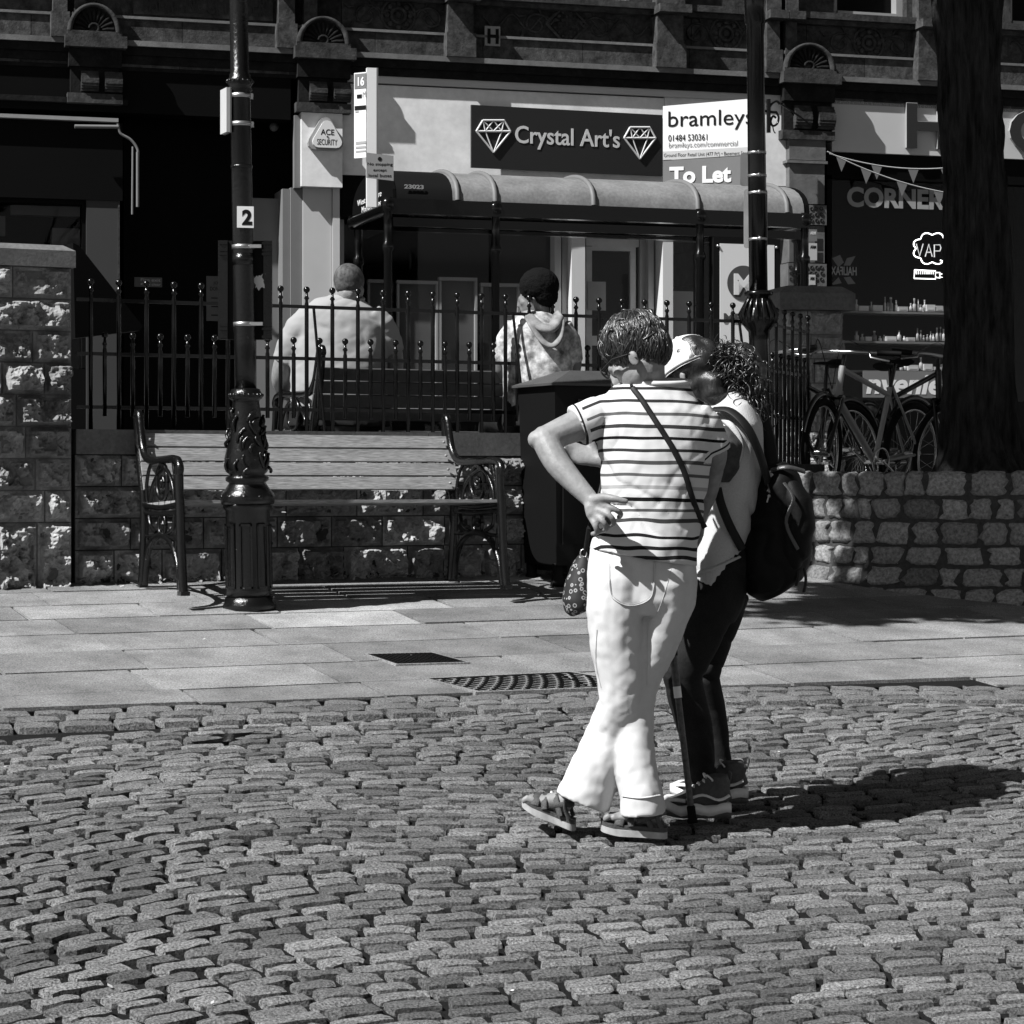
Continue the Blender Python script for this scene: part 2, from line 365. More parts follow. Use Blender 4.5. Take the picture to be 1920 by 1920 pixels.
# leaf litter and scraps against the wall foot
b = MB(); rnd = random.Random(5)
for i in range(900):
    u = rnd.uniform(-2.5, 3.6); s = abs(rnd.gauss(0, .045))+.012; z = rnd.uniform(.004, .03)*(1-min(1, s/.14)); c = gp(u, s, .006+z); r = rnd.uniform(.006, .018)
    a = Vector((rnd.uniform(-1, 1), rnd.uniform(-1, 1), rnd.uniform(-.6, .6))).normalized()*r; e = Vector((rnd.uniform(-1, 1), rnd.uniform(-1, 1), rnd.uniform(-.6, .6))).normalized()*r*.6
    b.add([c-a, c-e, c+a, c+e], [(0, 1, 2, 3)], rnd.choice([.3, .5, .8, 3, 8]))
o = b.build('leaf_litter', 'leaf'); o['kind'] = 'stuff'; o['label'] = 'dry leaf scraps gathered along the foot of the wall'; o['category'] = 'leaf litter'
b = MB()
for i in range(300):
    u = rnd.uniform(-5, 6); s = rnd.uniform(.1, 7.5); c = gp(u, s, .005+(wave(u, s) if s > kerb(u)+.3 else 0)); r = rnd.uniform(.002, .007)*(1.8 if rnd.random() < .1 else 1)
    if rnd.random() < .2: r *= 1.3
    a = Vector((rnd.uniform(-1, 1), rnd.uniform(-1, 1), rnd.uniform(0, .3))).normalized()*r; e = Vector((-a.y, a.x, .002))*.6
    b.add([c-a, c-e, c+a, c+e], [(0, 1, 2, 3)], rnd.choice([.5, .6, 3, 7, 10]))
o = b.build('litter_specks', 'leaf'); o['kind'] = 'stuff'; o['label'] = 'tiny pale scraps and grit scattered over paving and setts'; o['category'] = 'litter'
# grass blades in sett joints
b = MB(); cl = [(rnd.uniform(-3.5, 4), rnd.uniform(3.8, 7.6)) for _ in range(90)]
for cu, cs in cl:
    for k in range(9):
        c = gp(cu+rnd.gauss(0, .05), cs+rnd.gauss(0, .02), -.012+wave(cu, cs)); h = rnd.uniform(.012, .032); d = Vector((rnd.uniform(-.5, .5), rnd.uniform(-.5, .5), 1))*h
        b.add([c-Vector((.0012, 0, 0)), c+Vector((.0012, 0, 0)), c+d], [(0, 1, 2)], rnd.uniform(1.5, 4))
o = b.build('grass', 'leaf'); o['kind'] = 'stuff'; o['label'] = 'sparse grass blades growing in the sett joints'; o['category'] = 'grass'
# ---------------- rock-faced wall, piers, planter ----------------
def rockface(b, fr, u0, u1, v0, v1, w0, seed, tone, amp=.05, step=.010, margin=.016):
    nu = max(4, int((u1-u0)/step)); nv = max(4, int((v1-v0)/step)); vs = []
    am = amp*random.Random(seed).uniform(.5, 1.15)
    for j in range(nv+1):
        for i in range(nu+1):
            u = u0+(u1-u0)*i/nu; v = v0+(v1-v0)*j/nv; e = min(u-u0, u1-u, (v-v0)*1.2, (v1-v)*1.2)
            k = max(0, min(1, (e-margin*.35)/margin)); k = k*k*(3-2*k)
            x, y = u*1.0+seed*3.1, v*1.0
            h = .35+.75*fbm(x, y, seed, 9, 3)+.38*noise.ridged_multi_fractal(Vector((x*16, y*16, seed)), 1, 2, 3, .9, 2)*.45+.16*nz(x, y, 1, 70)+.10*nz(x, y, 2, 120)
            h = h+.22*math.floor(2.2*nz(x, y, 7, 11)+.5)
            vs.append(fr.p(u, w0+am*max(-.1, h)*k, v))
    n = nu+1
    b.add(vs, [(j*n+i, j*n+i+1, (j+1)*n+i+1, (j+1)*n+i) for j in range(nv) for i in range(nu)], tone, False)
def courses(b, bm, fr, u0, u1, vs, w0, seed, depth=.1, lens=(.2, .42), amp=.05):
    rnd = random.Random(seed)
    for r in range(len(vs)-1):
        u = u0; first = True
        while u < u1-.03:
            l = rnd.uniform(*lens)*(rnd.uniform(.5, 1) if first else 1); first = False; e = min(u1, u+l)
            if u1-e < .1: e = u1
            t = rnd.uniform(.6, 1.2); rockface(b, fr, u+.003, e-.003, vs[r]+.003, vs[r+1]-.003, w0, rnd.random()*50, t, amp)
            u = e
    bm.fb(fr, u0, u1, w0-depth, w0-.004, vs[0]-.1, vs[-1])
def vpx(fr, x, y, w=0): return fr.px(x, y, w)[1]
def upx(fr, x, y, w=0): return fr.px(x, y, w)[0]
# low wall
uA = upx(WF, 140, 950); uB = 3.05
lab = 'low rock-faced stone wall with smooth coping behind the bench'
wl = thing('stone_wall', WF.p(1, 0, -.1), lab, 'wall')
b = MB(); bm = MB(); hs = [-.06, .115, .275, .44, .615]
vt = vpx(WF, 500, 808); hs = [-.08]+[vt-.125-.158*k for k in (3, 2, 1, 0)]
courses(b, bm, WF, uA, uB, hs, 0, 21, depth=.32, amp=.095); b.build('rock_face', 'rock', wl); bm.build('wall_core', 'mortar', wl)
b = MB(); u = uA
while u < uB: e = min(uB, u+.95); b.fb(WF, u+.002, e-.002, -.33, .022, vt-.123, vt); u = e
b.build('coping', 'coping', wl)
# left pier
pl = thing('stone_pier', WF.p(-1.4, 0, -.1), 'tall rock-faced stone pier with smooth cap at left edge of the wall', 'pier', 'stone piers of the wall')
b = MB(); bm = MB(); uR = upx(WF, 134, 650, .05); vc = vpx(WF, 60, 500, .05); vtop = vpx(WF, 60, 457, .05)
hv = [-.08]; 
while hv[-1] < vc-.2: hv.append(hv[-1]+.158)
hv[-1] = vc
hv = [vc-.156*k for k in range(8, -1, -1)]
hv = [h for h in hv if h > -.03]; hv = [-.1]+hv
courses(b, bm, WF, uR-1.0, uR, hv, .05, 33, depth=.55, lens=(.16, .45), amp=.10); b.build('rock_face', 'rock', pl); bm.build('pier_core', 'coping', pl)
b = MB(); b.fb(WF, uR-1.03, uR+.012, -.53, .085, vc, vtop-.03)
c = [WF.p(u, w, v) for v, i in ((vtop-.03, 0), (vtop, .05)) for (u, w) in ((uR-1.03+i, .085-i), (uR+.012-i, .085-i), (uR+.012-i, -.53+i), (uR-1.03+i, -.53+i))]
b.hexa(c); b.build('cap', 'coping', pl)
# raking black flank beside the pier
b = MB(); pr = [(137, 455), (150, 462), (268, 612), (262, 620), (141, 634)]
pts = [WF.p(*[(lambda q: (q[0], -.62, q[1]))(WF.px(x, y, -.62))][0]) for x, y in pr]
b.prism(pts, -WF.n*.12); tag(seta(b.build('raking_flank', 'blackp')), 'black sloping stair flank running down from the left pier behind the railing', 'stair flank')
# right pier (behind the bicycles), two faces seen
PF = Fr(P(1580, 700, 16.0)*1.0, R(12)); PF.o.z = CZ-.3
p2 = thing('stone_pier', P(1540, 880, 16.2), 'rock-faced stone pier with flat cap behind the parked bicycles', 'pier', 'stone piers of the wall')
uw = -upx(PF, 1462, 640); b = MB(); bm = MB(); vc2 = vpx(PF, 1540, 582); vt2 = vpx(PF, 1540, 545)
hh = [vc2-.165*k for k in range(8, -1, -1)]
courses(b, bm, PF, -uw+.03, 0, hh, 0, 41, depth=.45, lens=(.2, .42), amp=.05)
QF = Fr(PF.p(0, 0, 0), PF.a+R(90)); courses(b, bm, QF, .0, .45, hh, 0, 43, depth=.1, lens=(.2, .42), amp=.03)
b.build('rock_face', 'rock', p2); bm.build('pier_core', 'coping', p2)
b = MB(); b.fb(PF, -uw-.02, .07, -.52, .06, vc2+.001, vt2-.02); i = .06
b.hexa([PF.p(u, w, v) for v, i in ((vt2-.02, 0), (vt2+.03, .07)) for (u, w) in ((-uw-.02+i, .06-i), (.07-i, .06-i), (.07-i, -.52+i), (-uw-.02+i, -.52+i))])
b.build('cap', 'coping', p2)
# terrace paving behind wall
b = MB(); zt = CZ-.20-WF.o.z
b.fb(WF, uA-1.2, uB, -3.0, -.34, zt-.4, zt); b.fb(WF, uB+.001, 8, -3.0, -.34, zt-.4, zt); struct(b.build('terrace', 'flag'))
# round planter of cobbles
PC = Vector((3.02, 13.72, 0)); RX, RY = 1.55, 1.18
pt = thing('round_planter', PC+Vector((0, 0, gz(PC.x, PC.y))), 'round raised tree planter walled with rounded cobbles', 'planter')
def pel(th, v, off=0):
    k = 1+off; fl = .16*max(0, (.30-v)/.30)**1.6
    return Vector((PC.x+(RX*k+fl)*math.cos(th), PC.y+(RY*k+fl)*math.sin(th), CZ-.72+v))
ptop = 1.15-.72; b = MB(); rnd = random.Random(8); rowh = [0.0, .115, .225, .335, .475, .60, .745]
ztop = CZ+(HY-883)/F*12.6; rowv = [(ztop-(CZ-.72))*x/.745 for x in rowh]
for r in range(6):
    th = 0; v0, v1 = rowv[r], rowv[r+1]
    while th < 2*math.pi-.03:
        rad = math.hypot(RX*math.sin(th), RY*math.cos(th)); l = rnd.choice([rnd.uniform(.09, .14), rnd.uniform(.14, .24)])*(1.1 if r == 5 else 1); dt = l/rad; e = min(2*math.pi, th+dt); tone = rnd.uniform(.55, 1.35); sd = rnd.random()*90
        vs = []; n1, n2 = 9, 8
        for j in range(n2):
            for i in range(n1):
                a = -1+2*i/(n1-1); c = -1+2*j/(n2-1); a = math.copysign(abs(a)**.6, a); c = math.copysign(abs(c)**.6, c)
                rr = 1-.16*(abs(a)*abs(c))**3; t = (th+e)/2+(e-th)/2*.98*a*rr+.010*nz(sd, c*2, a, 1)/rad*3; v = (v0+v1)/2+(v1-v0)/2*.99*c*rr+.009*nz(a*2, sd, c, 1)+.006*nz(sd, 3, t*3, 1)
                o = .018*(1-max(abs(a)**4, abs(c)**4))-.02+.008*nz(a*2+sd, c*2, 0, 1)-.02*max(abs(a), abs(c))**6
                vs.append(pel(t, v, o/1.3))
        b.add(vs, [(j*n1+i, j*n1+i+1, (j+1)*n1+i+1, (j+1)*n1+i) for j in range(n2-1) for i in range(n1-1)], tone, True)
        th = e
b.build('cobble_wall', 'cobble', pt)
b = MB(); n = 96; lv = [-.15, .0, .1, .2, .3, rowv[-1]-.012]
vs = [pel(2*math.pi*i/n, v, -.018) for v in lv for i in range(n)]
b.add(vs, [(j*n+i, j*n+(i+1) % n, (j+1)*n+(i+1) % n, (j+1)*n+i) for j in range(len(lv)-1) for i in range(n)], 1, True); b.build('mortar_bed', 'mortar', pt)
b = MB(); vs = [PC+Vector((0, 0, ztop-.02))]+[pel(2*math.pi*i/n, rowv[-1]-.03, -.02) for i in range(n)]
b.add(vs, [(0, 1+i, 1+(i+1) % n) for i in range(n)]); b.build('soil', 'soil', pt)

# ---------------- railing ----------------
fw = -.16; vT = vpx(WF, 770, 582, fw); vS = vpx(WF, 770, 677, fw); vB = vpx(WF, 770, 771, fw)
uL = upx(WF, 143, 650, fw); uC = upx(WF, 1424, 650, fw); cp = vt
rl = thing('railing', WF.p((uL+uC)/2, fw, cp), 'black iron railing with ball finials standing on the low stone wall', 'railing')
for v in (vT, vS, vB): b = MB(); b.fb(WF, uL, uC, fw-.006, fw+.006, v-.009, v+.009); b.build('rail', 'iron', rl)
def baluster(tall):
    b = MB(); z0 = cp if tall else vB-.045; z1 = (vT+.045) if tall else (vS+.05); r = .0115
    o = WF.p(0, fw, 0); pr = [(r, z0), (r, z1-.03), (r*.75, z1-.02), (r*.75, z1-.008), (r*1.3, z1), (r*.7, z1+.012), (r*.6, z1+.03)]
    b.lathe(o, pr, 8); b.ball(o+Vector((0, 0, z1+.045)), .0175, 10); return b
prot = {}
for t in (True, False): prot[t] = baluster(t).build('baluster', 'iron', rl)
sp = (upx(WF, 1080, 600, fw)-upx(WF, 575, 600, fw))/11; ua = upx(WF, 575, 600, fw); k0 = math.ceil((uL-ua)/sp)
used = set()
k = k0
while ua+k*sp < uC+.01:
    for t, off in ((True, 0), (False, .5)):
        u = ua+(k+off)*sp
        if u > uC: continue
        if t in used: c = prot[t].copy(); COL.objects.link(c)
        else: c = prot[t]; used.add(t)
        c.location = WF.d*u
    k += 1
for px in (588, 962, 1386):
    b = MB(); u = upx(WF, px, 600, fw); b.tube([WF.p(u, fw, vT), WF.p(u+.0, .0, cp)], .008, 6); b.build('stay', 'iron', rl)
# return of the railing on the right
cr = WF.p(uC, fw, 0); er = P(1515, 700, 14.5); RF = Fr((cr.x, cr.y, WF.o.z), math.atan2(er.y-cr.y, er.x-cr.x)); Lr = (er-cr).xy.length if False else math.hypot(er.x-cr.x, er.y-cr.y)
cp2 = cp-.16
r2 = thing('railing', RF.p(Lr/2, 0, cp), 'short return of black railing running back towards the right pier', 'railing')
for v in (vT, vS, vB): b = MB(); b.fb(RF, 0, Lr, -.006, .006, v-.009, v+.009); b.build('rail', 'iron', r2)
nb = 12; pr2 = None
for i in range(nb+1):
    t = i % 2 == 0
    b = MB(); z0 = cp2; z1 = (vT+.045) if t else (vS+.05); r = .0115; o = RF.p(Lr*i/nb, 0, 0)
    b.lathe(o, [(r, z0), (r, z1-.03), (r*.75, z1-.02), (r*1.3, z1), (r*.7, z1+.012), (r*.6, z1+.03)], 8); b.ball(o+Vector((0, 0, z1+.045)), .0175, 10); b.build('baluster', 'iron', r2)
b = MB(); b.fb(RF, .2, Lr+.1, -.10, .08, -.3, cp2); tag(seta(b.build('stone_plinth', 'mortar')), 'stone kerb carrying the short return of the railing', 'kerb')
# ---------------- cast-iron benches ----------------
def bench(fr, L, depth_dir, label, slm, irm, group, zf):
    # fr: origin at rear-left foot; q(d, h) maps the side view (d from rear to front)
    t = thing('park_bench', fr.p(L/2, .25*depth_dir, 0), label, 'bench', group)
    back = [(-.085, .84), (-.075, .86), (-.05, .855), (-.035, .82), (-.01, .72), (.02, .63), (.06, .56), (.11, .50), (.12, .44)]
    for e, u in enumerate((0, L)):
        zo = zf(u); Q = lambda d, h, du=0: fr.p(u+du, d*1.28*depth_dir, h+zo)
        b = MB(); T = lambda pts, r, n=7, fl=1.0: b.tube(bez([Q(*p) for p in pts], 6), r*1.2, n, flat=fl, up=fr.d)
        T([(-.07, .83), (-.085, .84), (-.075, .865), (-.05, .86), (-.035, .82), (-.02, .76)], .016)
        T([(-.05, .85), (-.03, .79), (.0, .70), (.05, .645), (.12, .628), (.26, .63), (.40, .635), (.46, .625), (.485, .59), (.47, .565), (.45, .58)], .017)      # arm with scroll
        T([(-.07, .84), (-.055, .72), (-.02, .58), (.015, .44), (.02, .3), (.005, .12), (-.01, .0)], .019)
        T([(.47, .60), (.475, .50), (.485, .42), (.495, .28), (.51, .12), (.53, 0)], .019)
        T([(.0, .415), (.25, .405), (.49, .425)], .014); T([(.02, .375), (.25, .37), (.49, .385)], .011)
        T([(.03, .02), (.05, .14), (.12, .235), (.25, .27), (.38, .235), (.46, .14), (.49, .02)], .014)
        T([(.01, .26), (.10, .26), (.25, .275), (.40, .26), (.49, .26)], .008)
        for cy, r, rr in ((.525, .085, .010), (.32, .055, .009)):
            T([(.26+r*.8*math.cos(a), cy+r*math.sin(a)) for a in [i*math.pi/5 for i in range(11)]], rr, 6)
            T([(.26+r*.3*math.cos(a), cy+r*.3*math.sin(a)) for a in [i*math.pi/3 for i in range(7)]], rr*.9, 6)
        T([(.10, .42), (.13, .50), (.20, .56), (.30, .60)], .009, 6); T([(.42, .42), (.40, .50), (.34, .57), (.24, .61)], .009, 6)
        T([(.06, .42), (.05, .50), (.08, .58), (.12, .62)], .008, 6); T([(.45, .43), (.43, .52), (.40, .62)], .008, 6)
        T([(.08, .37), (.11, .31), (.18, .28)], .009, 6); T([(.42, .38), (.40, .31), (.33, .28)], .009, 6)
        T([(.06, .25), (.08, .17), (.11, .24)], .007, 6); T([(.44, .25), (.43, .17), (.40, .24)], .007, 6)
        b.ball(Q(.26, .525), .016); b.ball(Q(.26, .32), .013)
        for d in (-.012, .53): b.fb(fr, u-.022, u+.022, min((d*1.28-.03)*depth_dir, (d*1.28+.03)*depth_dir), max((d*1.28-.03)*depth_dir, (d*1.28+.03)*depth_dir), zo-.004, zo+.016)
        b.build('end_frame', irm, t)
    z0, z1 = zf(0), zf(L)
    def sl(d0, h0, d1, h1, th=.016, name='slat'):
        b = MB(); a = Vector((d1-d0, h1-h0)).normalized(); nn = Vector((a.y, -a.x))*th; pts = [(d0, h0), (d1, h1), (d1+nn.x, h1+nn.y), (d0+nn.x, h0+nn.y)]
        c = [fr.p(-.012, p[0]*depth_dir, p[1]+z0) for p in pts]+[fr.p(L+.012, p[0]*depth_dir, p[1]+z1) for p in pts]
        b.hexa(c)
        for u, z in ((.04, z0), (L-.04, z1)): b.ball(fr.p(u, ((d0+d1)/2+.018)*depth_dir, (h0+h1)/2+z), .008, 6)
        b.build(name, slm, t)
    for k in range(4): h = .765-.071*k; sl(.0-.045+.028*k, h, -.018+.028*k, h-.062, name='back_slat')
    for k in range(5): d = .12+.100*k; sl(d, .437-.004*(4-k), d+.086, .437-.004*(3-k), name='seat_slat')
    return t
q = WF.p(upx(WF, 268, 1000, .17), .17, 0); BF = Fr((q.x, q.y, 0), WF.a-R(1))
Lb = 1.66
bench(BF, Lb, 1, 'empty pale-slatted bench with cast-iron ends in front of the low wall', 'slat', 'iron2', 'cast-iron benches', lambda u: gz(*(BF.p(u, .3, 0).xy))+.03)
# second bench behind the railing, seen from behind
z2 = CZ-.19; uu = upx(WF, 592, 700, -.42)
B2 = Fr(WF.p(uu, -.42, 0), WF.a); B2.o.z = 0
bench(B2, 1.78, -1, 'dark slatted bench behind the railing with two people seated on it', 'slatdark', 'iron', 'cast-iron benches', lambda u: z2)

# ---------------- litter bin ----------------
bw0 = .03; uq = upx(WF, 972, 900, .04); q0 = WF.p(uq, .25, 0); zb = gz(q0.x, q0.y)-WF.o.z
bn = thing('litter_bin', WF.p(uq+.27, .25, zb), 'black four-sided litter bin with shallow pyramid lid right of the bench', 'litter bin')
b = MB(); W0, W1, U0, U1 = .04, .47, uq, uq+.52
def taper(b, fr, u0, u1, w0, w1, v0, v1, i):
    b.hexa([fr.p(u, w, v) for v, k in ((v0, i), (v1, 0)) for (u, w) in ((u0+k, w1-k), (u1-k, w1-k), (u1-k, w0+k), (u0+k, w0+k))])
vlid = vpx(WF, 1000, 722, .45)
taper(b, WF, U0, U1, W0, W1, zb+.09, vlid, .025)
b.build('body', 'ironlo', bn)
b = MB(); b.fb(WF, U0+.05, U1-.05, W1-.012, W1+.006, zb+.2, vlid-.3); b.build('door', 'ironlo', bn)
b = MB(); b.fb(WF, U0+.13, U1-.13, W1, W1+.012, vlid-.2, vlid-.07); b.build('opening_frame', 'iron', bn)
b = MB(); b.fb(WF, U0+.15, U1-.15, W1+.006, W1+.015, vlid-.185, vlid-.085); b.build('emblem', 'greyp', bn)
b = MB(); o = .03; zl = vlid+.012; ap = .075
b.fb(WF, U0-o, U1+o, W0-o+.01, W1+o, vlid, zl)
c0 = [WF.p(u, w, zl) for (u, w) in ((U0-o, W1+o), (U1+o, W1+o), (U1+o, W0-o+.01), (U0-o, W0-o+.01))]; c1 = [WF.p(u, w, zl+ap) for (u, w) in ((U0+.17, W1-.15), (U1-.17, W1-.15), (U1-.17, W0+.15), (U0+.17, W0+.15))]
b.hexa(c0+c1); b.build('lid', mat('bin_lid_paint', .05, .55, nscale=8, namt=.3, bscale=90, bstr=.3), bn)
for (u, w) in ((U0+.05, W1-.06), (U1-.05, W1-.06), (U1-.05, W0+.06), (U0+.05, W0+.06)):
    b = MB(); b.lathe(WF.p(u, w, zb-.02), [(.045, 0), (.04, .03), (.028, .06), (.032, .12)], 10); b.build('foot', 'ironlo', bn)
b = MB(); b.fb(WF, U0+.09, U1-.09, W0+.05, W1-.03, zb+.055, zb+.092); b.build('base_tray', 'ironlo', bn)

# ---------------- lamp posts ----------------
def post(name, base, Y, prof, lean, label, mt, n=24):
    t = thing(name, base, label, 'lamp post'); return t
g = G(468, 1140); s = F/g.y; ax = Vector((-21/1143, 0, 1)); ax.normalize()
lp = thing('street_lamp', g, 'ornate black lamp post with small 2 plate standing left of centre on the flags', 'lamp post', 'black lamp posts')
H = lambda y: (1143-y)/s
def lathepx(b, rows, n=24, m=1): b.lathe(g, [(r/s, H(y)) for y, r in rows], n, ax)
b = MB(); lathepx(b, [(1147, 52), (1136, 52), (1130, 48), (1122, 47)], 8); lathepx(b, [(1122, 45), (1110, 44), (960, 43), (955, 47), (948, 49)], 8)
for k in range(8):
    th = 2*math.pi*(k+1)/8 ; dd = Vector((math.cos(th), math.sin(th), 0)); tt = Vector((-dd.y, dd.x, 0)); rr = 41.5/s
    for (a0, a1, y0, y1) in ((-12, -9, 1105, 985), (9, 12, 1105, 985), (-12, 12, 1105, 1101), (-12, 12, 989, 985)):
        c = [g+ax*H(y)+dd*(rr+x)+tt*(a/s) for y in (y0, y1) for (a, x) in ((a0, 0), (a1, 0), (a1, .004), (a0, .004))]; b.hexa(c)
b.build('pedestal', 'iron2', lp)
b = MB(); lathepx(b, [(948, 49), (940, 51), (930, 50), (922, 43), (914, 38), (908, 34), (904, 40), (898, 41), (893, 33), (888, 38), (878, 42), (862, 42), (845, 38), (815, 32), (780, 28), (757, 25), (753, 26), (750, 31), (744, 32), (738, 29), (733, 27), (731, 21)], 28)
rnd = random.Random(2)
for i in range(26):       # cast leaves
    th = -math.pi/2+rnd.uniform(-1.6, 1.6); y = rnd.uniform(775, 890); r = (26+(y-757)*.135)/s; o = g+ax*H(y)+Vector((math.cos(th), math.sin(th), 0))*r; ro = rnd.uniform(-1, 1)
    tt = Vector((-math.sin(th), math.cos(th), 0)); up = ax*math.cos(ro)+tt*math.sin(ro); l = rnd.uniform(.02, .04)
    b.tube(bez([o-up*l, o+Vector((math.cos(th), math.sin(th), 0))*.008-tt*.006, o+up*l*.7, o+up*l+tt*.012], 3), [.003]+[.008]*8+[.003], 6)
for i in range(20):
    th = 2*math.pi*i/20; b.ball(g+ax*H(744)+Vector((math.cos(th), math.sin(th), 0))*31/s, .0085, 6); 
    if i % 2: b.ball(g+ax*H(935)+Vector((math.cos(th), math.sin(th), 0))*46/s, .018, 8, (1, 1, .8))
b.build('baluster_base', 'iron2', lp)
b = MB(); lathepx(b, [(731, 20.5), (640, 20), (400, 19.5), (175, 19), (172, 23), (166, 20), (160, 24), (152, 24), (148, 20), (143, 20), (139, 17.5), (0, 17), (-400, 15), (-1000, 13)], 24)
for i in range(16): th = 2*math.pi*i/16; b.ball(g+ax*H(156)+Vector((math.cos(th), math.sin(th), 0))*24/s, .008, 6)
b.build('shaft', 'iron2', lp)
b = MB(); lathepx(b, [(-1000, 22), (-1010, 30), (-1030, 36), (-1120, 60), (-1125, 64), (-1135, 66), (-1190, 30), (-1220, 10), (-1240, 3)], 6); b.build('lantern', 'iron', lp)
for y in (183, 236, 466, 611):
    b = MB(); lathepx(b, [(y+4, 20.8), (y-4, 20.8)], 24)
    if y < 300: b.fb(Fr(g+ax*H(y), 0), 18/s, 24/s, -.02, .01, -.012, .012)
    else: b.fb(Fr(g+ax*H(y), 0), 14/s, 36/s, .02, .045, -.008, .008)
    b.build('steel_band', 'steel', lp)
for y0, y1 in ((318, 313), (500, 478)): b = MB(); lathepx(b, [(y0, 20.6), (y1, 20.6)], 20); b.build('tape', 'iron2', lp)
# number plate
NF = Fr(g+ax*H(412)+Vector((0, 0, 0)), R(12))
t = thing('number_plate', NF.o, 'small white plate with black 2 wrapped on the ornate lamp post', 'plate')
b = MB(); x0 = -9/s; b.fb(NF, x0-.008, x0+28/s, 20.5/s, 21.5/s, -20/s, 20/s); b.build('plate', 'white', t)
text('2', NF, x0+6/s, -15/s, x0+25/s, 14/s, 21.6/s, 'blacklet', t, 'numeral', .001, bold=.045)
# edge-on sign at the top of the post
SFr = Fr(g+ax*H(211), R(-62)); b = MB()
EF = Fr(g+ax*H(211)+Vector((-29/s, 0, 0)), R(-66))
t = thing('sign_plate', EF.o, 'pale sign plate seen almost edge-on strapped high on the ornate lamp post', 'sign')
b = MB(); b.fb(EF, -.05, .05, -.008, .008, -.105, .105); b.build('plate', 'dull', t)
b = MB(); b.fb(EF, -.052, .052, -.016, -.008, -.107, .107); b.build('rim', 'greyp', t)
# notice board back on the post
BFr = Fr(g+ax*H(548)+Vector((2/s, 0, 0)), R(4))
t = thing('notice_board', BFr.o, 'black back of a notice board strapped to the ornate lamp post', 'notice board')
b = MB(); b.fb(BFr, -51/s, 50/s, -.10, -.06, -90/s, 96/s); b.build('panel', 'ironlo', t)
for (a0, a1) in ((-51, -33), (34, 50)): b = MB(); b.fb(BFr, a0/s, a1/s, -.06, -.045, -90/s, 96/s); b.build('stile', 'iron2', t)
for y in (92, 79, 72, -62, -69, -84):
    for (a0, a1) in ((-48, -33), (31, 49)): b = MB(); b.fb(BFr, a0/s, a1/s, -.045, -.033, (y-4)/s, (y+1)/s); b.build('bracket', 'iron', t)
b = MB(); rnd = random.Random(4); pts = [(27+(9+rnd.uniform(-4, 4))*math.cos(a), 18+(15+rnd.uniform(-5, 5))*math.sin(a)) for a in [i*math.pi/9 for i in range(18)]]
b.prism([BFr.p(x/s, -.0445, y/s) for x, y in pts], BFr.n*.001); b.build('torn_sticker', 'white', t)
# right lamp post, beyond the railing corner
g2 = P(1427, 950, 13.45); g2.z = CZ-.2; s = F/g2.y; H = lambda y: (HY-y)/s+.2; ax = Vector((-11/900, 0, 1)).normalized()
def lathe2(b, rows, n=20): b.lathe(g2, [(r/s, H(y)) for y, r in rows], n, ax)
l2 = thing('street_lamp', g2, 'plain black lamp post rising behind the couple at the railing corner', 'lamp post', 'black lamp posts')
b = MB(); lathe2(b, [(945, 26), (760, 25), (755, 22), (640, 19), (622, 20), (604, 34), (592, 33), (580, 26), (556, 22), (554, 27), (548, 27), (545, 21)], 12)
for i in range(14): th = 2*math.pi*i/14; b.tube([g2+ax*H(606)+Vector((math.cos(th), math.sin(th), 0))*30/s, g2+ax*H(590)+Vector((math.cos(th), math.sin(th), 0))*34/s, g2+ax*H(562)+Vector((math.cos(th), math.sin(th), 0))*22/s], [.012, .016, .006], 5)
b.build('pedestal', 'iron', l2)
b = MB(); lathe2(b, [(546, 17.5), (300, 17), (46, 16), (44, 19), (0, 20), (-60, 17), (-500, 15), (-1000, 13)]); b.build('shaft', 'iron', l2)
b = MB(); lathe2(b, [(-1000, 20), (-1020, 30), (-1100, 52), (-1110, 56), (-1160, 20), (-1190, 3)], 6); b.build('lantern', 'iron', l2)
for y in (287, 330, 362, 449):
    b = MB(); lathe2(b, [(y+2.5, 18), (y-2.5, 18)]); c = g2+ax*H(y)+Vector((2/s, -19/s, 0)); b.ball(c, 4.5/s, 8); b.build('sign_clamp', 'steel', l2)
C0 = g2+ax*H(315); HF = Fr((C0.x, C0.y, 0), R(6))
for (x0, x1, y0, y1, lb) in ((-27, 17, 284, 346, 'upper small grey sign seen from behind on the plain lamp post'), (-20, 25, 352, 463, 'lower tall grey sign seen from behind on the plain lamp post')):
    t = thing('sign_plate', HF.p(0, -.06, CZ+(HY-y1)/s), lb, 'sign', 'sign backs on the plain lamp post'); b = MB()
    pts = []; r = 5
    for cx, cy, a0 in ((x1-r, y0+r, 0), (x0+r, y0+r, 90), (x0+r, y1-r, 180), (x1-r, y1-r, 270)):
        for k in range(4): th = R(a0+k*30); pts.append(((cx+r*math.cos(th))/s, CZ+(HY-(cy-r*math.sin(th)))/s))
    b.prism([HF.p(u, -.075, v) for u, v in pts], HF.n*.006); b.build('plate', 'greyp' if y0 < 300 else 'alu', t)
    b = MB(); b.fb(HF, -.03, .03, -.069, -.05, CZ+(HY-(y0+y1)/2)/s-.015, CZ+(HY-(y0+y1)/2)/s+.015); b.build('bracket', 'steel', t)
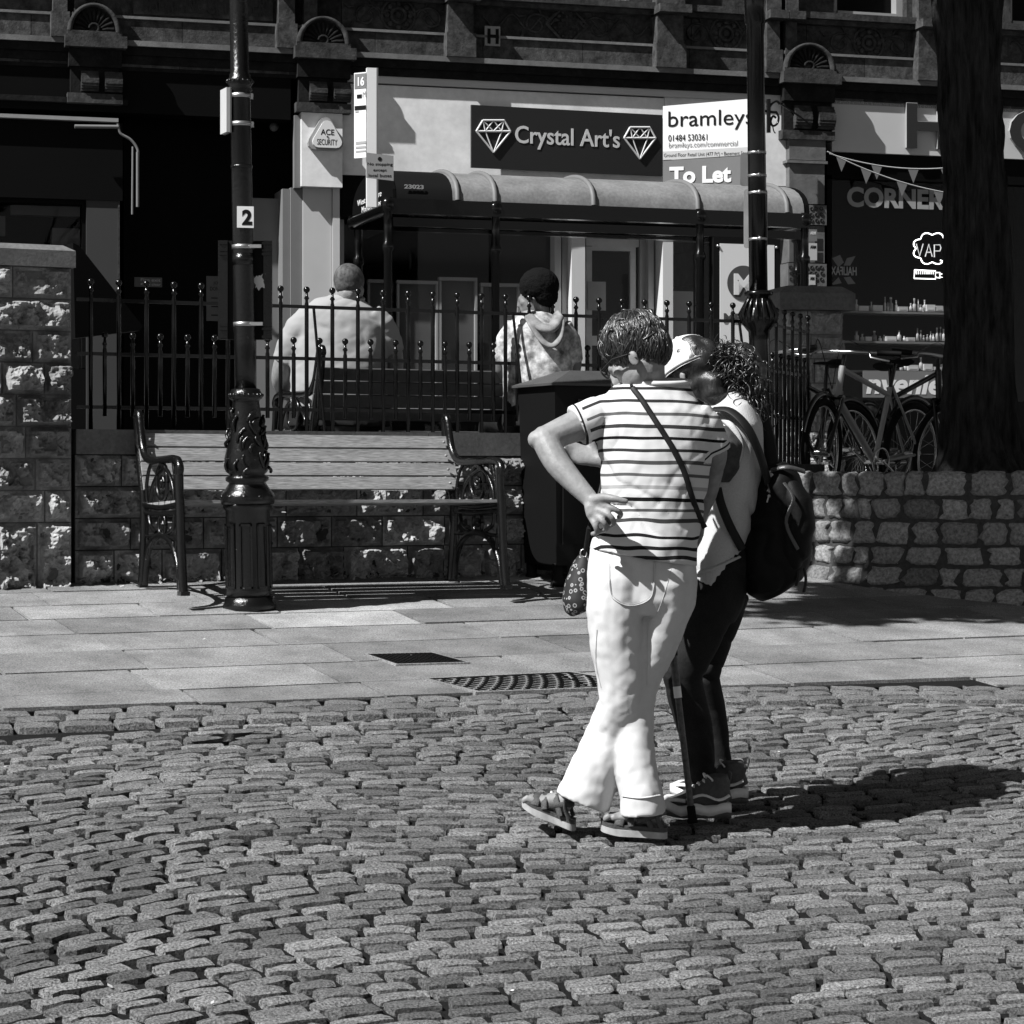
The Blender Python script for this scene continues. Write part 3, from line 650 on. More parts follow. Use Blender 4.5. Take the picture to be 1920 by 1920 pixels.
# ---------------- the stone commercial building ----------------
cb = thing('commercial_building', FA.p(0, 0, 0), 'dark Victorian stone commercial building with carved frieze and ground-floor shops', 'building')
def part(name, m, boxes, parent=cb, fr=FA, tone=1):
    b = MB()
    for q in boxes: b.pxb(fr, *q, tone)
    return b.build(name, m, parent)
fu = lambda x, y, w=0: FA.px(x, y, w)[0]; fv = lambda x, y, w=0: FA.px(x, y, w)[1]
vC = fv(960, 112, .12)      # top of the main cornice
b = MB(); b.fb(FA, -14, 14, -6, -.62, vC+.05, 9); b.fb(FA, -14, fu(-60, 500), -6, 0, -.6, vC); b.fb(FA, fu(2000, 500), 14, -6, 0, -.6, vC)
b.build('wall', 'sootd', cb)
# upper wall and frieze, from the cornice up
def course(b, w0, w1, v0, v1, u0=-14, u1=14, step=1.1, tone=(.8, 1.2), seed=1):
    rnd = random.Random(seed); u = u0
    while u < u1: e = min(u1, u+step*rnd.uniform(.7, 1.3)); b.fb(FA, u+.003, e-.003, w0, w1, v0, v1, rnd.uniform(*tone)); u = e
vP1 = fv(960, 74, .02); vF1 = fv(960, 15, 0); vS1 = fv(960, -2, .1)
SO = mat('sandstone_courses', .055, .9, spec=.12, nscale=10, namt=.9, bscale=40, bstr=.5, bdist=.01, n2=30, n2amt=.35, tone=True)
b = MB(); course(b, -.6, .03, vC+.004, vP1, seed=2); b.build('plinth_course', SO, cb)
b = MB(); b.fb(FA, -14, 14, -.6, .05, vP1, vP1+.025); b.build('plinth_ledge', 'pale', cb)
b = MB(); course(b, -.6, -.03, vP1+.026, vF1, seed=3, tone=(.6, 1)); b.build('frieze', SO, cb)
b = MB(); b.fb(FA, -14, 14, -.6, .06, vF1, vF1+.05); b.fb(FA, -14, 14, -.6, .10, vF1+.052, vS1+.05); b.build('sill_course', 'soot', cb)
# main cornice with its mouldings
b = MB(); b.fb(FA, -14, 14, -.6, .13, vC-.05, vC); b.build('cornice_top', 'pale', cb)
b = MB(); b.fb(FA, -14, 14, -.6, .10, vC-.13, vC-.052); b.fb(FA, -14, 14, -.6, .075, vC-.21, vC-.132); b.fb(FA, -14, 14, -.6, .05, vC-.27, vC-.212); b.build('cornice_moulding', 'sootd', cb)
# dentil-like patches under the cornice
b = MB(); rnd = random.Random(9); u = -6
while u < 8: l = rnd.uniform(.3, .9); b.fb(FA, u+.003, u+l-.003, 0, .055, vC-.235, vC-.17, rnd.uniform(.5, 2.0)); u += l
b.build('bed_mould', SO, cb)
def shaft(x0, x1, yb, top=-200, m='soot'):
    b = MB(); xm = (x0+x1)/2; u0, u1 = fu(x0, yb, .16), fu(x1, yb, .16)
    b.fb(FA, u0, u1, -.04, .16, vC, vP1+.015); b.fb(FA, u0+.02, u1-.02, -.04, .13, vP1+.016, vF1-.004)
    b.fb(FA, u0+.0, u1+.02, -.04, .27, vF1+.0, vF1+.08); b.fb(FA, u0+.01, u1-.01, -.04, .15, vF1+.081, vF1+1.6)
    return b.build('pilaster', SO, cb)
for x0, x1, yb in ((96, 131, 50), (520, 558, 70), (568, 600, 75), (838, 893, 90), (1231, 1287, 110), (1437, 1468, 120), (1473, 1500, 122), (1722, 1775, 140), (136, 165, 52)): shaft(x0, x1, yb)
# upper windows
for x0, x1 in ((1565, 1700), (1895, 2050), (640, 800), (930, 1180), (200, 380)):
    b = MB(); u0, u1 = fu(x0, 0), fu(x1, 0); va, vb = vS1+.055, vS1+1.7
    b.fb(FA, u0, u0+.07, -.3, -.1, va, vb); b.fb(FA, u1-.07, u1, -.3, -.1, va, vb); b.fb(FA, u0+.07, u1-.07, -.3, -.08, va, va+.06); b.fb(FA, u0+.07, u1-.07, -.3, -.1, vb-.06, vb)
    w_ = b.build('window', 'alu', cb); b = MB(); b.fb(FA, u0+.07, u1-.07, -.24, -.22, va+.06, vb-.06); b.build('pane', 'blackp', w_)
b = MB(); us_ = [(-14, fu(200, 0)), (fu(380, 0), fu(640, 0)), (fu(800, 0), fu(930, 0)), (fu(1180, 0), fu(1565, 0)), (fu(1700, 0), fu(1895, 0)), (fu(2050, 0), 14)]
for a, c in us_: b.fb(FA, a, c, -.62, 0, vS1+.052, vS1+1.7)
b.fb(FA, -14, 14, -.62, .0, vS1+1.701, vS1+2.6)
b.build('upper_wall', 'soot', cb)
# carved frieze panels
def scroll(cx, cy, sc, flip, b):
    pts = []
    for i in range(22):
        a = i*.36; r = .16*sc*math.exp(-.13*a); pts.append(FA.p(cx+flip*(r*math.cos(a)), -.022, cy+r*math.sin(a)*.9))
    b.tube(pts, [.013]*22, 5)
    for k in range(4):
        a = k*1.2; c = (cx+flip*.16*sc*math.cos(a), cy+.14*sc*math.sin(a)); b.tube([FA.p(c[0], -.022, c[1]), FA.p(c[0]+flip*.07*math.cos(a+.9), -.012, c[1]+.07*math.sin(a+.9)), FA.p(c[0]+flip*.12*math.cos(a+.5), -.024, c[1]+.12*math.sin(a+.5))], [.008, .018, .003], 5)
for x0, x1, yc, kind in ((665, 830, 28, 'o'), (900, 1225, 45, 'd'), (1290, 1435, 62, 'o'), (1560, 1700, 80, 'o'), (1890, 2100, 95, 'd')):
    b = MB(); ym = yc; u0, u1 = fu(x0, ym), fu(x1, ym); v = fv((x0+x1)/2, ym); uc = (u0+u1)/2; n = max(1, int((u1-u0)/.9))
    for t in (1, -1):
        for k in range(n): scroll(uc+t*(.32+.42*k), v+(.02 if k % 2 else -.02), .9, t*(1 if k % 2 else -1), b)
        b.tube([FA.p(uc+t*(.14+.03*i), -.022, v+.07*math.sin(i*.55)) for i in range(int((u1-u0)/2/.03)-4)], .011, 5)
    if kind == 'o':
        for r, rr in ((.165, .016), (.07, .02)): b.tube([FA.p(uc+r*math.cos(a), -.02, v+r*math.sin(a)) for a in [i*math.pi/10 for i in range(21)]], rr, 6)
        for k in range(8): a = k*math.pi/4; b.ball(FA.p(uc+.115*math.cos(a), -.02, v+.115*math.sin(a)), .03, 6)
        b.ball(FA.p(uc, -.02, v), .035, 8)
    else:
        d = .215; q = [(-d, 0), (0, -d), (d, 0), (0, d), (-d, 0)]; b.tube([FA.p(uc+a, -.015, v+c) for a, c in q], .018, 4, smooth=False)
        for i in range(-2, 3):
            for j in range(-2, 3):
                if abs(i)+abs(j) < 4: b.ball(FA.p(uc+(i+j)*.04, -.02, v+(i-j)*.04), .017, 6)
    b.build('carved_panel', 'soot', cb)
# name panel
b = MB(); b.pxb(FA, 250, -40, 512, 33, -.03, .0); b.build('name_panel', 'soot', cb)
ptext('PALATINE CHAMBERS', FA, 268, -15, 510, 26, .001, mat('carved_lettering', .025, .9), cb, name='carved_lettering', depth=.006, bold=.005)
# scallop pediments on consoles over the shop piers
def console(xl, xr, yb, yd, ylow):     # yb: base of the half round, yd: top of it, ylow: bottom of the console
    W = .22; u0, u1 = fu(xl, yb, W), fu(xr, yb, W); v0, v1 = fv((xl+xr)/2, yb, W), fv((xl+xr)/2, yd, W); uc = (u0+u1)/2; r = (u1-u0)/2-.02; h = v1-v0
    b = MB(); n = 20; arc_ = [(uc-r*math.cos(math.pi*i/n), v0+h*math.sin(math.pi*i/n)) for i in range(n+1)]; ri = .8
    ins = [(uc-r*ri*math.cos(math.pi*i/n), v0+.02+h*.82*math.sin(math.pi*i/n)) for i in range(n+1)]
    vs = []; 
    for (a, c), (e, g_) in zip(arc_, ins): vs += [FA.p(a, 0, c), FA.p(a, W, c), FA.p(e, W, g_), FA.p(e, W-.06, g_)]
    fs = [(4*i+k, 4*i+4+k, 4*i+5+k, 4*i+1+k) for i in range(n) for k in range(3)]
    b.add(vs, fs, 1, True); b.add([FA.p(e, W-.06, g_) for e, g_ in ins], [tuple(range(n+1))]); b.fb(FA, uc-r, uc+r, 0, W, v0-.02, v0+.021)
    pd = b.build('pediment', 'soot', cb)
    b = MB()
    for k in range(11):
        a = math.pi*(k+.5)/11; b.tube([FA.p(uc-r*.2*math.cos(a), W-.055, v0+.03+h*.18*math.sin(a)), FA.p(uc-r*.5*math.cos(a), W-.035, v0+.03+h*.48*math.sin(a)), FA.p(uc-r*.74*math.cos(a), W-.045, v0+.02+h*.74*math.sin(a))], [.008, .016, .022], 6)
    b.tube([FA.p(uc-r*.18*math.cos(a), W-.03, v0+.05+h*.15*math.sin(a)) for a in [i*.6 for i in range(9)]], .014, 6); b.build('scallop', 'sootd', pd)
    b = MB(); b.fb(FA, u0+.0, u1+.03, 0, W+.02, v0-.13, v0-.021); b.build('abacus', 'soot', cb)
    b = MB(); b.fb(FA, u0+.04, u1-.01, 0, W-.06, v0-.30, v0-.131); vl = fv((xl+xr)/2, ylow, W-.08)
    b.fb(FA, u0+.06, u1-.03, 0, W-.12, vl+.001, v0-.301); b.build('console', 'sootd', cb)
    for k in range(2):
        b = MB(); uk = u0+.1+(u1-u0-.14)*(k+.25)/2*1.1; wd = (u1-u0)*.30; pts = []
        for i in range(9): t = i/8; b.fb(FA, uk, uk+wd, W-.13, W-.08+.04*math.sin(t*math.pi*1.3), vl+.02+(v0-.33-vl)*(t/1.125), vl+.02+(v0-.33-vl)*((t+.12)/1.125)) if i < 8 else None
        b.build('leaf_carving', 'soot', cb)
    b = MB(); b.fb(FA, u0+.03, u1, 0, W-.08, vl-.09, vl); b.build('capital', 'soot', cb)
    return u0, u1, vl
c1 = console(122, 232, 62, 5, 175); c2 = console(553, 662, 84, 30, 193); c3 = console(1468, 1572, 132, 80, 245)
# ---- ground floor structure
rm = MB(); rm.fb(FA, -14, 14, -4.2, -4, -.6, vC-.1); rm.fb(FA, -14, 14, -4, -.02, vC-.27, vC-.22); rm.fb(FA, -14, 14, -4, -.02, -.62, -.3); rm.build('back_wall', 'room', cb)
# piers between shops
part('pier', mat('banded_sandstone', .12, .9, spec=.12, nscale=9, namt=.35, bscale=50, bstr=.35, bdist=.006, n2=2, n2amt=.3), [(1480, 262, 1548, 300, -4, .12), (1476, 301, 1552, 306, -4, .15), (1480, 307, 1546, 382, -4, .12), (1478, 384, 1550, 421, -4, .14), (1480, 423, 1546, 492, -4, .12), (1478, 494, 1550, 536, -4, .14), (1480, 538, 1546, 900, -4, .12)])
b = MB(); rnd = random.Random(3)
for (y0, y1) in ((386, 419), (496, 534)):
    for i in range(7):
        for j in range(3):
            x = 1483+i*9.5+rnd.uniform(-1, 1); y = y0+5+j*11; u, v = FA.px(x, y, .14); r = .018
            b.tube([FA.p(u+r*math.cos(a), .142, v+r*math.sin(a)) for a in [k*math.pi/3 for k in range(7)]], .006, 4)
b.build('vermiculated_band', 'soot', cb)
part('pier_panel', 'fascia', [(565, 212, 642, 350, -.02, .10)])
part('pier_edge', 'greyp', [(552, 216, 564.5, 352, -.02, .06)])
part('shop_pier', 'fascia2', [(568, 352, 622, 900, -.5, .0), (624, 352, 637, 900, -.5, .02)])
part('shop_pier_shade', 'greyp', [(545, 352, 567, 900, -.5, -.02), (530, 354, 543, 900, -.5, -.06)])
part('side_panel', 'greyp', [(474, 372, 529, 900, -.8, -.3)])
# crystal shop front
part('fascia', 'fascia', [(640, 170, 1245, 338, -.2, .03), (1246, 170, 1475, 345, -.2, .03)])
part('fascia_head', 'fascia2', [(640, 150, 1475, 172, -.2, .06)])
part('shop_lintel', 'blackp', [(640, 336, 1476, 420, -.35, .0)])
# right shop fascia
part('fascia', 'fascia2', [(1560, 186, 1960, 292, -.2, .05)])
part('shop_lintel', 'blackp', [(1551, 292, 2000, 336, -.35, .0)])
part('fascia', 'blackp', [(-60, 118, 545, 212, -.2, .04)]); part('shop_lintel', 'blackp', [(-60, 226, 230, 372, -.3, .06), (232, 213, 552, 900, -1.2, -.85)])
part('sign_ledge', 'alu', [(-60, 216, 222, 223, 0, .13)]); part('fascia_band', 'sootd', [(-60, 180, 240, 190, -.05, .10)])
part('shop_pier', mat('black_grey_pier', .03, .7), [(162, 372, 224, 900, -.4, .04)]); part('pier_edge', 'soot', [(221, 372, 224.5, 900, .04, .05)])
part('stallriser', 'blackp', [(-60, 690, 160, 900, -.3, .0)]); part('stallriser', 'blackp', [(1551, 752, 2000, 900, -.3, .02)])
# left shop window; grey boxes inside stand in for street reflections
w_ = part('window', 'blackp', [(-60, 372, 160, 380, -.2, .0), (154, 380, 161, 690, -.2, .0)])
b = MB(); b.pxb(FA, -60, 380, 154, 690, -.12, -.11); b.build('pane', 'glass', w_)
part('window_reflection', 'greyp', [(20, 385, 157, 404, -.7, -.6), (98, 428, 158, 560, -.7, -.5), (-60, 404, 10, 440, -.7, -.6)])
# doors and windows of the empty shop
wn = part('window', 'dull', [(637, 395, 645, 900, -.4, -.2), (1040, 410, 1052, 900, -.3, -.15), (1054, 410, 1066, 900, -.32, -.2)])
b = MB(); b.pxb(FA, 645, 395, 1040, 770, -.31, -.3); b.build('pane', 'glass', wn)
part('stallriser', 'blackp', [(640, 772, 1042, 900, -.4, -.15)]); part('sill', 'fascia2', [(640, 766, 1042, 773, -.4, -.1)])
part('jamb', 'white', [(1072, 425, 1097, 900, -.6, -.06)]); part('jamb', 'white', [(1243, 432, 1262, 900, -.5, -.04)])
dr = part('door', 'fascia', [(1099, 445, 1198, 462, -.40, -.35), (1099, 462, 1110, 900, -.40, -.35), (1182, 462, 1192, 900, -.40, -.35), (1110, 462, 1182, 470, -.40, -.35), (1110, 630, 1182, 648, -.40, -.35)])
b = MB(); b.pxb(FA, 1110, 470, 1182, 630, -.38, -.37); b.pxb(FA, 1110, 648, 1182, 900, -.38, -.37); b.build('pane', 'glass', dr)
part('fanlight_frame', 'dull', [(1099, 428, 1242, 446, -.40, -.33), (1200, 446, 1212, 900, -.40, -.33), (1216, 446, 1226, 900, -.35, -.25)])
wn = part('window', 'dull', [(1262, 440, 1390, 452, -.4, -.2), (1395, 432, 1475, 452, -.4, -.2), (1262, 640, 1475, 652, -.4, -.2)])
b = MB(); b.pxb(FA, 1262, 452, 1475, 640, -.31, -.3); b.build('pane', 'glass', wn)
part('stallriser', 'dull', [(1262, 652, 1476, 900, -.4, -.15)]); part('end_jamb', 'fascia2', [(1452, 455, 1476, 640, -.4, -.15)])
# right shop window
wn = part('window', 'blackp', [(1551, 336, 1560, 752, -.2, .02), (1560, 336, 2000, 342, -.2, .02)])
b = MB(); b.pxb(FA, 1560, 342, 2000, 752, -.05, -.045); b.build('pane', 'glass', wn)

def sthing(name, x, y, wv, label, cat, group=None): u, v = FA.px(x, y, wv); return thing(name, FA.p(u, wv, v), label, cat, group)
def diamond(x0, y0, x1, y1, w, par, m, th):
    b = MB(); X = lambda a, c: (lambda q: FA.p(q[0], w+.006, q[1]))(FA.px(x0+(x1-x0)*a, y0+(y1-y0)*c, w))
    seg = [((0, .34), (.19, 0)), ((.19, 0), (.81, 0)), ((.81, 0), (1, .34)), ((1, .34), (.5, 1)), ((.5, 1), (0, .34)), ((0, .34), (1, .34)), ((.26, .34), (.5, 1)), ((.74, .34), (.5, 1)), ((.19, 0), (.26, .34)), ((.81, 0), (.74, .34)), ((.19, 0), (.5, .34)), ((.81, 0), (.5, .34)), ((.5, 0), (.26, .34)), ((.5, 0), (.74, .34))]
    for i, (p, q) in enumerate(seg): b.tube([X(*p), X(*q)], th if i < 6 else th*.7, 5)
    return b.build('gem_outline', m, par)
t = sthing('shop_sign', 1062, 328, .05, "dark fascia sign reading Crystal Art's between two white line gems", 'shop sign')
SG = Fr(FA.p(*[fu(1062, 265, .1), .12, 0]), FA.a+R(3)); pb = MB(); pb.pxb(SG, 884, 206, 1242, 322, -.03, 0); pb.build('board', mat('sign_board', .009, .6), t)
ptext("Crystal Art's", SG, 966, 239, 1162, 283, .001, 'midlet', t, bold=.012)
FAs = FA; FA = SG; diamond(893, 226, 957, 286, .002, t, 'midlet', .011); diamond(1170, 239, 1229, 298, .002, t, 'midlet', .011); FA = FAs
# letting board, turned towards the left
q = P(1243, 270, 22.3); LBF = Fr(q, R(-13)); LBF.o.z = 0
t = thing('letting_board', P(1330, 350, 22.2), 'white letting board reading bramleys To Let fixed at an angle to the shopfront', 'letting board')
lb = lambda x0, y0, x1, y1, w0, w1, m, nm='panel': (lambda b: (b.hexa([(lambda r: LBF.p(r[0], w, r[1]))(LBF.px(x, y, w)) for (x, w, y) in [(x0, w1, y0[1]), (x1, w1, y1[1]), (x1, w0, y1[1]), (x0, w0, y0[1]), (x0, w1, y0[0]), (x1, w1, y1[0]), (x1, w0, y1[0]), (x0, w0, y0[0])]]), b.build(nm, m, t)))(MB())
lb(1243, (199, 299), 1432, (183, 287), -.02, 0, 'white'); lb(1243, (284, 300), 1432, (274, 288), .001, .004, 'dull', 'strip'); lb(1243, (301, 362), 1420, (289, 362), -.02, -.001, 'greyp', 'lower_panel')
def ltext(s, x0, y0a, y0b, x1, y1a, y1b, m, **k):       # top/bottom at left, top/bottom at right
    w = .005; u0, va = LBF.px(x0, y0a, w); _, vb = LBF.px(x0, y0b, w); u1, vc_ = LBF.px(x1, y1a, w); _, vd = LBF.px(x1, y1b, w)
    o = text(s, LBF, u0, vb, u1, va, w, m, t, depth=.0008, **k); return o
ltext('bramleys', 1253, 209, 247, 1412, 202, 244, 'blacklet'); ltext('01484 530361', 1253, 253, 265, 1326, 250, 262, 'blacklet')
ltext('bramleys.com/commercial', 1254, 267, 280, 1383, 262, 277, 'letgrey'); ltext('Ground Floor Retail Unit (477 Ft\u00b2) \u2022 Basement Storage', 1245, 288, 297, 1412, 281, 290, 'blacklet')
ltext('To Let', 1255, 313, 345, 1371, 311, 344, 'white', bold=.04)
# alarm box
t = sthing('alarm_box', 612, 272, .1, 'white triangular ACE SECURITY alarm box on the shop pier', 'alarm box')
def rtri(cx, cy, r, w0, w1, b, k=.35):
    pts = []
    for a0 in (90, 210, 330):
        c = (cx+r*(1-k)*math.cos(R(a0)), cy+r*(1-k)*math.sin(R(a0)))
        for d in (60, 30, 0, -30, -60): pts.append((c[0]+r*k*math.cos(R(a0-d)), c[1]+r*k*math.sin(R(a0-d))))
    b.prism([FA.p(u, w0, v) for u, v in pts], FA.n*(w1-w0))
u, v = FA.px(612, 255, .2); b = MB(); rtri(u, v, .185, .1, .17, b); b.build('housing', 'alu', t); b = MB(); rtri(u+.01, v-.005, .155, .17, .20, b); b.build('cover', 'white', t)
text('ACE', FA, u-.055, v+.01, u+.075, v+.065, .201, 'blacklet', t, bold=.012, depth=.0006); text('SECURITY', FA, u-.09, v-.085, u+.105, v-.03, .201, 'blacklet', t, depth=.0006); text('+', FA, u, v-.015, u+.02, v+.005, .201, 'blacklet', t)
# big letters on the right fascia
SGD = mat('dark_letter_face', .015, .6); t = sthing('fascia_lettering', 1800, 280, .05, 'large grey raised letters beginning with H on the pale fascia right of centre', 'lettering')
for ch, x0, x1, y0, y1 in (('H', 1697, 1774, 195, 279), ('C', 1890, 1975, 205, 288)): ptext(ch, FA, x0, y0, x1, y1, .051, 'alu', t, depth=.05, bold=.03); ptext(ch, FA, x0+3, y0, x1+3, y1, .1015, SGD, t, depth=.004, bold=.03)
t = sthing('window_lettering', 1680, 392, -.03, 'CORNER in grey capitals across the dark shop window', 'lettering'); ptext('CORNER', FA, 1588, 353, 1771, 391, -.04, mat('window_vinyl', .30, .6), t, depth=.003, bold=.04)
# neon sign
t = sthing('neon_sign', 1748, 525, -.1, 'lit VAPE neon sign in a cloud outline above a vape pen', 'neon sign')
nw = -.14
def npx(pts, r, m, nm='tube'): b = MB(); b.tube([(lambda q: FA.p(q[0], nw, q[1]))(FA.px(x, y, nw)) for x, y in pts], r, 6); b.build(nm, m, t)
cl = []
for i in range(80):
    a = 2*math.pi*i/80+.2; r = .86+.2*abs(math.sin(a*4)); x = 1748+35*r*math.cos(a); y = 466-29*r*math.sin(a)
    if i > 3: cl.append((x, y))
npx(cl[3:], .0062, 'neon', 'cloud_outline'); npx([(1763, 488), (1774, 492), (1779, 502), (1785, 510), (1783, 519)], .006, 'neon', 'smoke_trail')
npx([(1715, 506), (1754, 508), (1754, 523), (1714, 522), (1715, 506)], .005, 'neon', 'pen_body'); npx([(1755, 511), (1762, 511), (1762, 521), (1755, 520)], .005, 'neon', 'pen_tip'); npx([(1763, 513), (1771, 515), (1768, 520), (1763, 520)], .004, 'neon', 'mouthpiece')
b = MB()
for k in range(9): x = 1718+k*4; b.tube([(lambda q: FA.p(q[0], nw, q[1]))(FA.px(x, y, nw)) for y in (508, 514)], .004, 4)
b.build('pen_bars', 'neon', t)
for ch, x0 in zip('VAPE', (1718, 1735, 1752, 1768)):
    o = {'V': [[(0, 0), (.5, 1), (1, 0)]], 'A': [[(0, 1), (.5, 0), (1, 1)], [(.2, .65), (.8, .65)]], 'P': [[(0, 1), (0, 0), (.8, 0), (.95, .25), (.8, .5), (0, .5)]], 'E': [[(.9, 0), (0, 0), (0, 1), (.9, 1)], [(0, .5), (.8, .5)]]}[ch]
    for st in o: npx([(x0+13*a, 457+23*c+1.0*(x0-1718)/16) for a, c in st], .006, 'neon2', 'letter_tube')
# goods on shelves in the window
sh = sthing('window_shelves', 1680, 720, -.5, 'three dark shelves of vaping goods inside the right shop window', 'shelves')
SY = (584, 640, 695)
for y in SY: b = MB(); b.pxb(FA, 1566, y, 1800, y+4, -.4, -.1); b.build('shelf', 'alu', sh)
b = MB(); b.pxb(FA, 1560, 342, 1996, 752, -1.2, -1.15); b.build('back_board', 'room', sh)
rnd = random.Random(12); wdw = ['upper', 'middle', 'lower']
goods = [mat('pale_goods', .9, .35), mat('mid_goods', .7, .35), mat('dark_goods', .3, .3)]
for si, y in enumerate(SY):
    x = 1606 if si < 2 else 1690
    while x < 1785:
        wpx = rnd.uniform(4, 10); hh_ = rnd.uniform(8, 26)
        kind = rnd.random(); grp = 'small bottles and jars on the window shelves'; u, v = FA.px(x, y-.5, -.16)
        if kind < .72:
            o = thing('bottle', FA.p(u, -.16, v), 'tiny bottle or jar on the %s window shelf of the right shop' % wdw[si], 'bottle', grp+' ('+wdw[si]+')')
            r = wpx/191/2; h = hh_/191; b = MB(); b.lathe(FA.p(u, -.16, v), [(r, 0), (r, h*.6), (r*.4, h*.72), (r*.4, h)], 8); b.build('body', goods[rnd.randrange(3)], o)
            b = MB(); b.lathe(FA.p(u, -.16, v+h), [(r*.5, 0), (r*.5, h*.15)], 8); b.build('cap', goods[rnd.randrange(3)], o)
        else:
            wpx = rnd.uniform(12, 24); b = MB(); b.pxb(FA, x-2, y-rnd.uniform(7, 13), x+wpx-4, y-.5, -.22, -.12); b.pxb(FA, x, y-5, x+wpx-7, y-3, -.12, -.117, .4)
            tag(seta(b.build('carton', goods[rnd.randrange(2)])), 'small carton on the %s window shelf of the right shop' % wdw[si], 'carton', 'small cartons on the window shelves ('+wdw[si]+')')
        x += wpx+rnd.uniform(0, 1)
t = sthing('window_lettering', 1712, 738, -.05, 'white italic venience lettering on grey band low in the right shop window', 'lettering')
b = MB(); b.pxb(FA, 1618, 696, 1790, 746, -.040, -.035); b.build('band', 'greyp', t); ptext('nvenience', FA, 1624, 703, 1842, 740, -.034, 'white', t, depth=.002, bold=.03, shear=.2)
# reflection of a halifax sign, built as mirrored letters behind the pane
t = sthing('sign_reflection', 1580, 540, -.35, 'mirrored reflection of a HALIFAX sign with crossed bars, modelled behind the right shop window', 'sign')
ptext('HALIFAX', FA, 1558, 500, 1606, 516, -.10, 'midlet', t, flip=True, depth=.003, bold=.02)
for pts in ([(1560, 484), (1575, 478), (1582, 492), (1572, 501)], [(1582, 498), (1588, 484), (1604, 480), (1594, 498)], [(1572, 520), (1578, 531), (1562, 534), (1560, 532)], [(1582, 520), (1594, 519), (1604, 532), (1590, 533)]):
    b = MB(); b.prism([(lambda q: FA.p(q[0], -.10, q[1]))(FA.px(x, y, -.10)) for x, y in pts], FA.n*.003); b.build('bar', 'alu', t)
# bunting
def bunting(a, sag, c, ks, lab):
    t = sthing('bunting', *a, .05, lab, 'bunting', 'strings of bunting over the right shop window'); w = .13
    pt_ = lambda k: (a[0]+(c[0]-a[0])*k, a[1]+(c[1]-a[1])*k+sag*4*k*(1-k))
    W3 = lambda x, y: (lambda q: FA.p(q[0], w, q[1]))(FA.px(x, y, w))
    b = MB(); b.tube([W3(*pt_(i/16)) for i in range(17)], .006, 5); b.build('string', 'dull', t)
    for k in ks:
        p, q = pt_(k), pt_(k+.085); m_ = ((p[0]+q[0])/2, (p[1]+q[1])/2+27); b = MB(); b.prism([W3(*p), W3(*q), W3(*m_)], FA.n*.003); b.build('flag', 'greyp', t)
bunting((1555, 288), 14, (1800, 312), (.05, .32, .6, .85), 'upper string of grey triangle bunting over the right shop window')
bunting((1551, 284), 12, (1800, 365), (.25, .52, .8), 'lower steeper string of triangle bunting over the right shop window')
# hanging iron bracket
t = sthing('iron_bracket', 1445, 240, .3, 'black wrought-iron scroll bracket silhouetted against the pale fascia', 'bracket')
def wpx(pts, r, w=.35, nm='scroll'): b = MB(); b.tube(bez([(lambda q: FA.p(q[0], w, q[1]))(FA.px(x, y, w)) for x, y in pts], 5), r, 6); b.build(nm, 'iron', t)
wpx([(1441, 186), (1441, 215), (1441, 249)], .022, nm='bar'); wpx([(1433, 208), (1445, 210), (1456, 211)], .014); wpx([(1441, 205), (1447, 195), (1456, 190), (1462, 195)], .012); wpx([(1455, 210), (1460, 220), (1457, 232), (1449, 236), (1445, 228), (1449, 218), (1455, 221)], .012); wpx([(1462, 194), (1490, 212), (1518, 232)], .009, nm='rod'); wpx([(1449, 238), (1451, 246), (1454, 250)], .006, nm='hook')
# hydrant plate, wall letters
t = sthing('hydrant_plate', 925, 80, .1, 'small H plate fixed to the stone plinth above the cornice', 'plate'); b = MB(); b.pxb(FA, 909, 49, 938, 86, .03, .05); b.build('plate', 'alu', t); ptext('H', FA, 914, 54, 935, 82, .051, 'blacklet', t, bold=.04)
# notices on the left entrance
t = sthing('door_notice', 278, 538, -.8, 'small Fire exit Keep clear notice on the dark doorway', 'notice'); b = MB(); b.pxb(FA, 252, 520, 304, 538, -.85, -.84); b.build('plate', 'greyp', t); ptext('Fire exit', FA, 264, 522, 301, 528, -.839, 'midlet', t, depth=.002); ptext('Keep clear', FA, 264, 531, 301, 537, -.839, 'midlet', t, depth=.002)
t = sthing('paper_notice', 404, 600, -.8, 'pale paper notice headed JOHN beside the ornate lamp post', 'notice'); b = MB(); b.pxb(FA, 387, 518, 440, 602, -.85, -.84); b.build('sheet', 'greyp', t); ptext('JOHN', FA, 400, 528, 420, 535, -.839, 'blacklet', t, depth=.002); ptext('DONALD', FA, 394, 538, 424, 545, -.839, 'blacklet', t, depth=.002)
b = MB()
for y in (558, 566, 574, 590): b.pxb(FA, 396, y, 424, y+2, -.84, -.838)
b.build('printed_lines', 'blacklet', t)
for x0, y0, x1, y1, lb_ in ((1517, 430, 1532, 452, 'uppermost small dark sticker on the stone pier by the vape window'), (1517, 456, 1532, 488, 'pale sticker sheet on the stone pier by the vape window'), (1517, 515, 1529, 534, 'lowest pale sticker on the stone pier by the vape window')):
    t = sthing('sticker', x0, y1, .13, lb_, 'sticker'); b = MB(); b.pxb(FA, x0, y0, x1, y1, .145, .148); b.build('sheet', 'dull' if y0 > 440 else 'greyp', t); ptext('ARM', FA, x0+2, y0+4, x1-2, y0+10, .149, 'blacklet' if y0 > 440 else 'midlet', t, depth=.001, bold=.03)
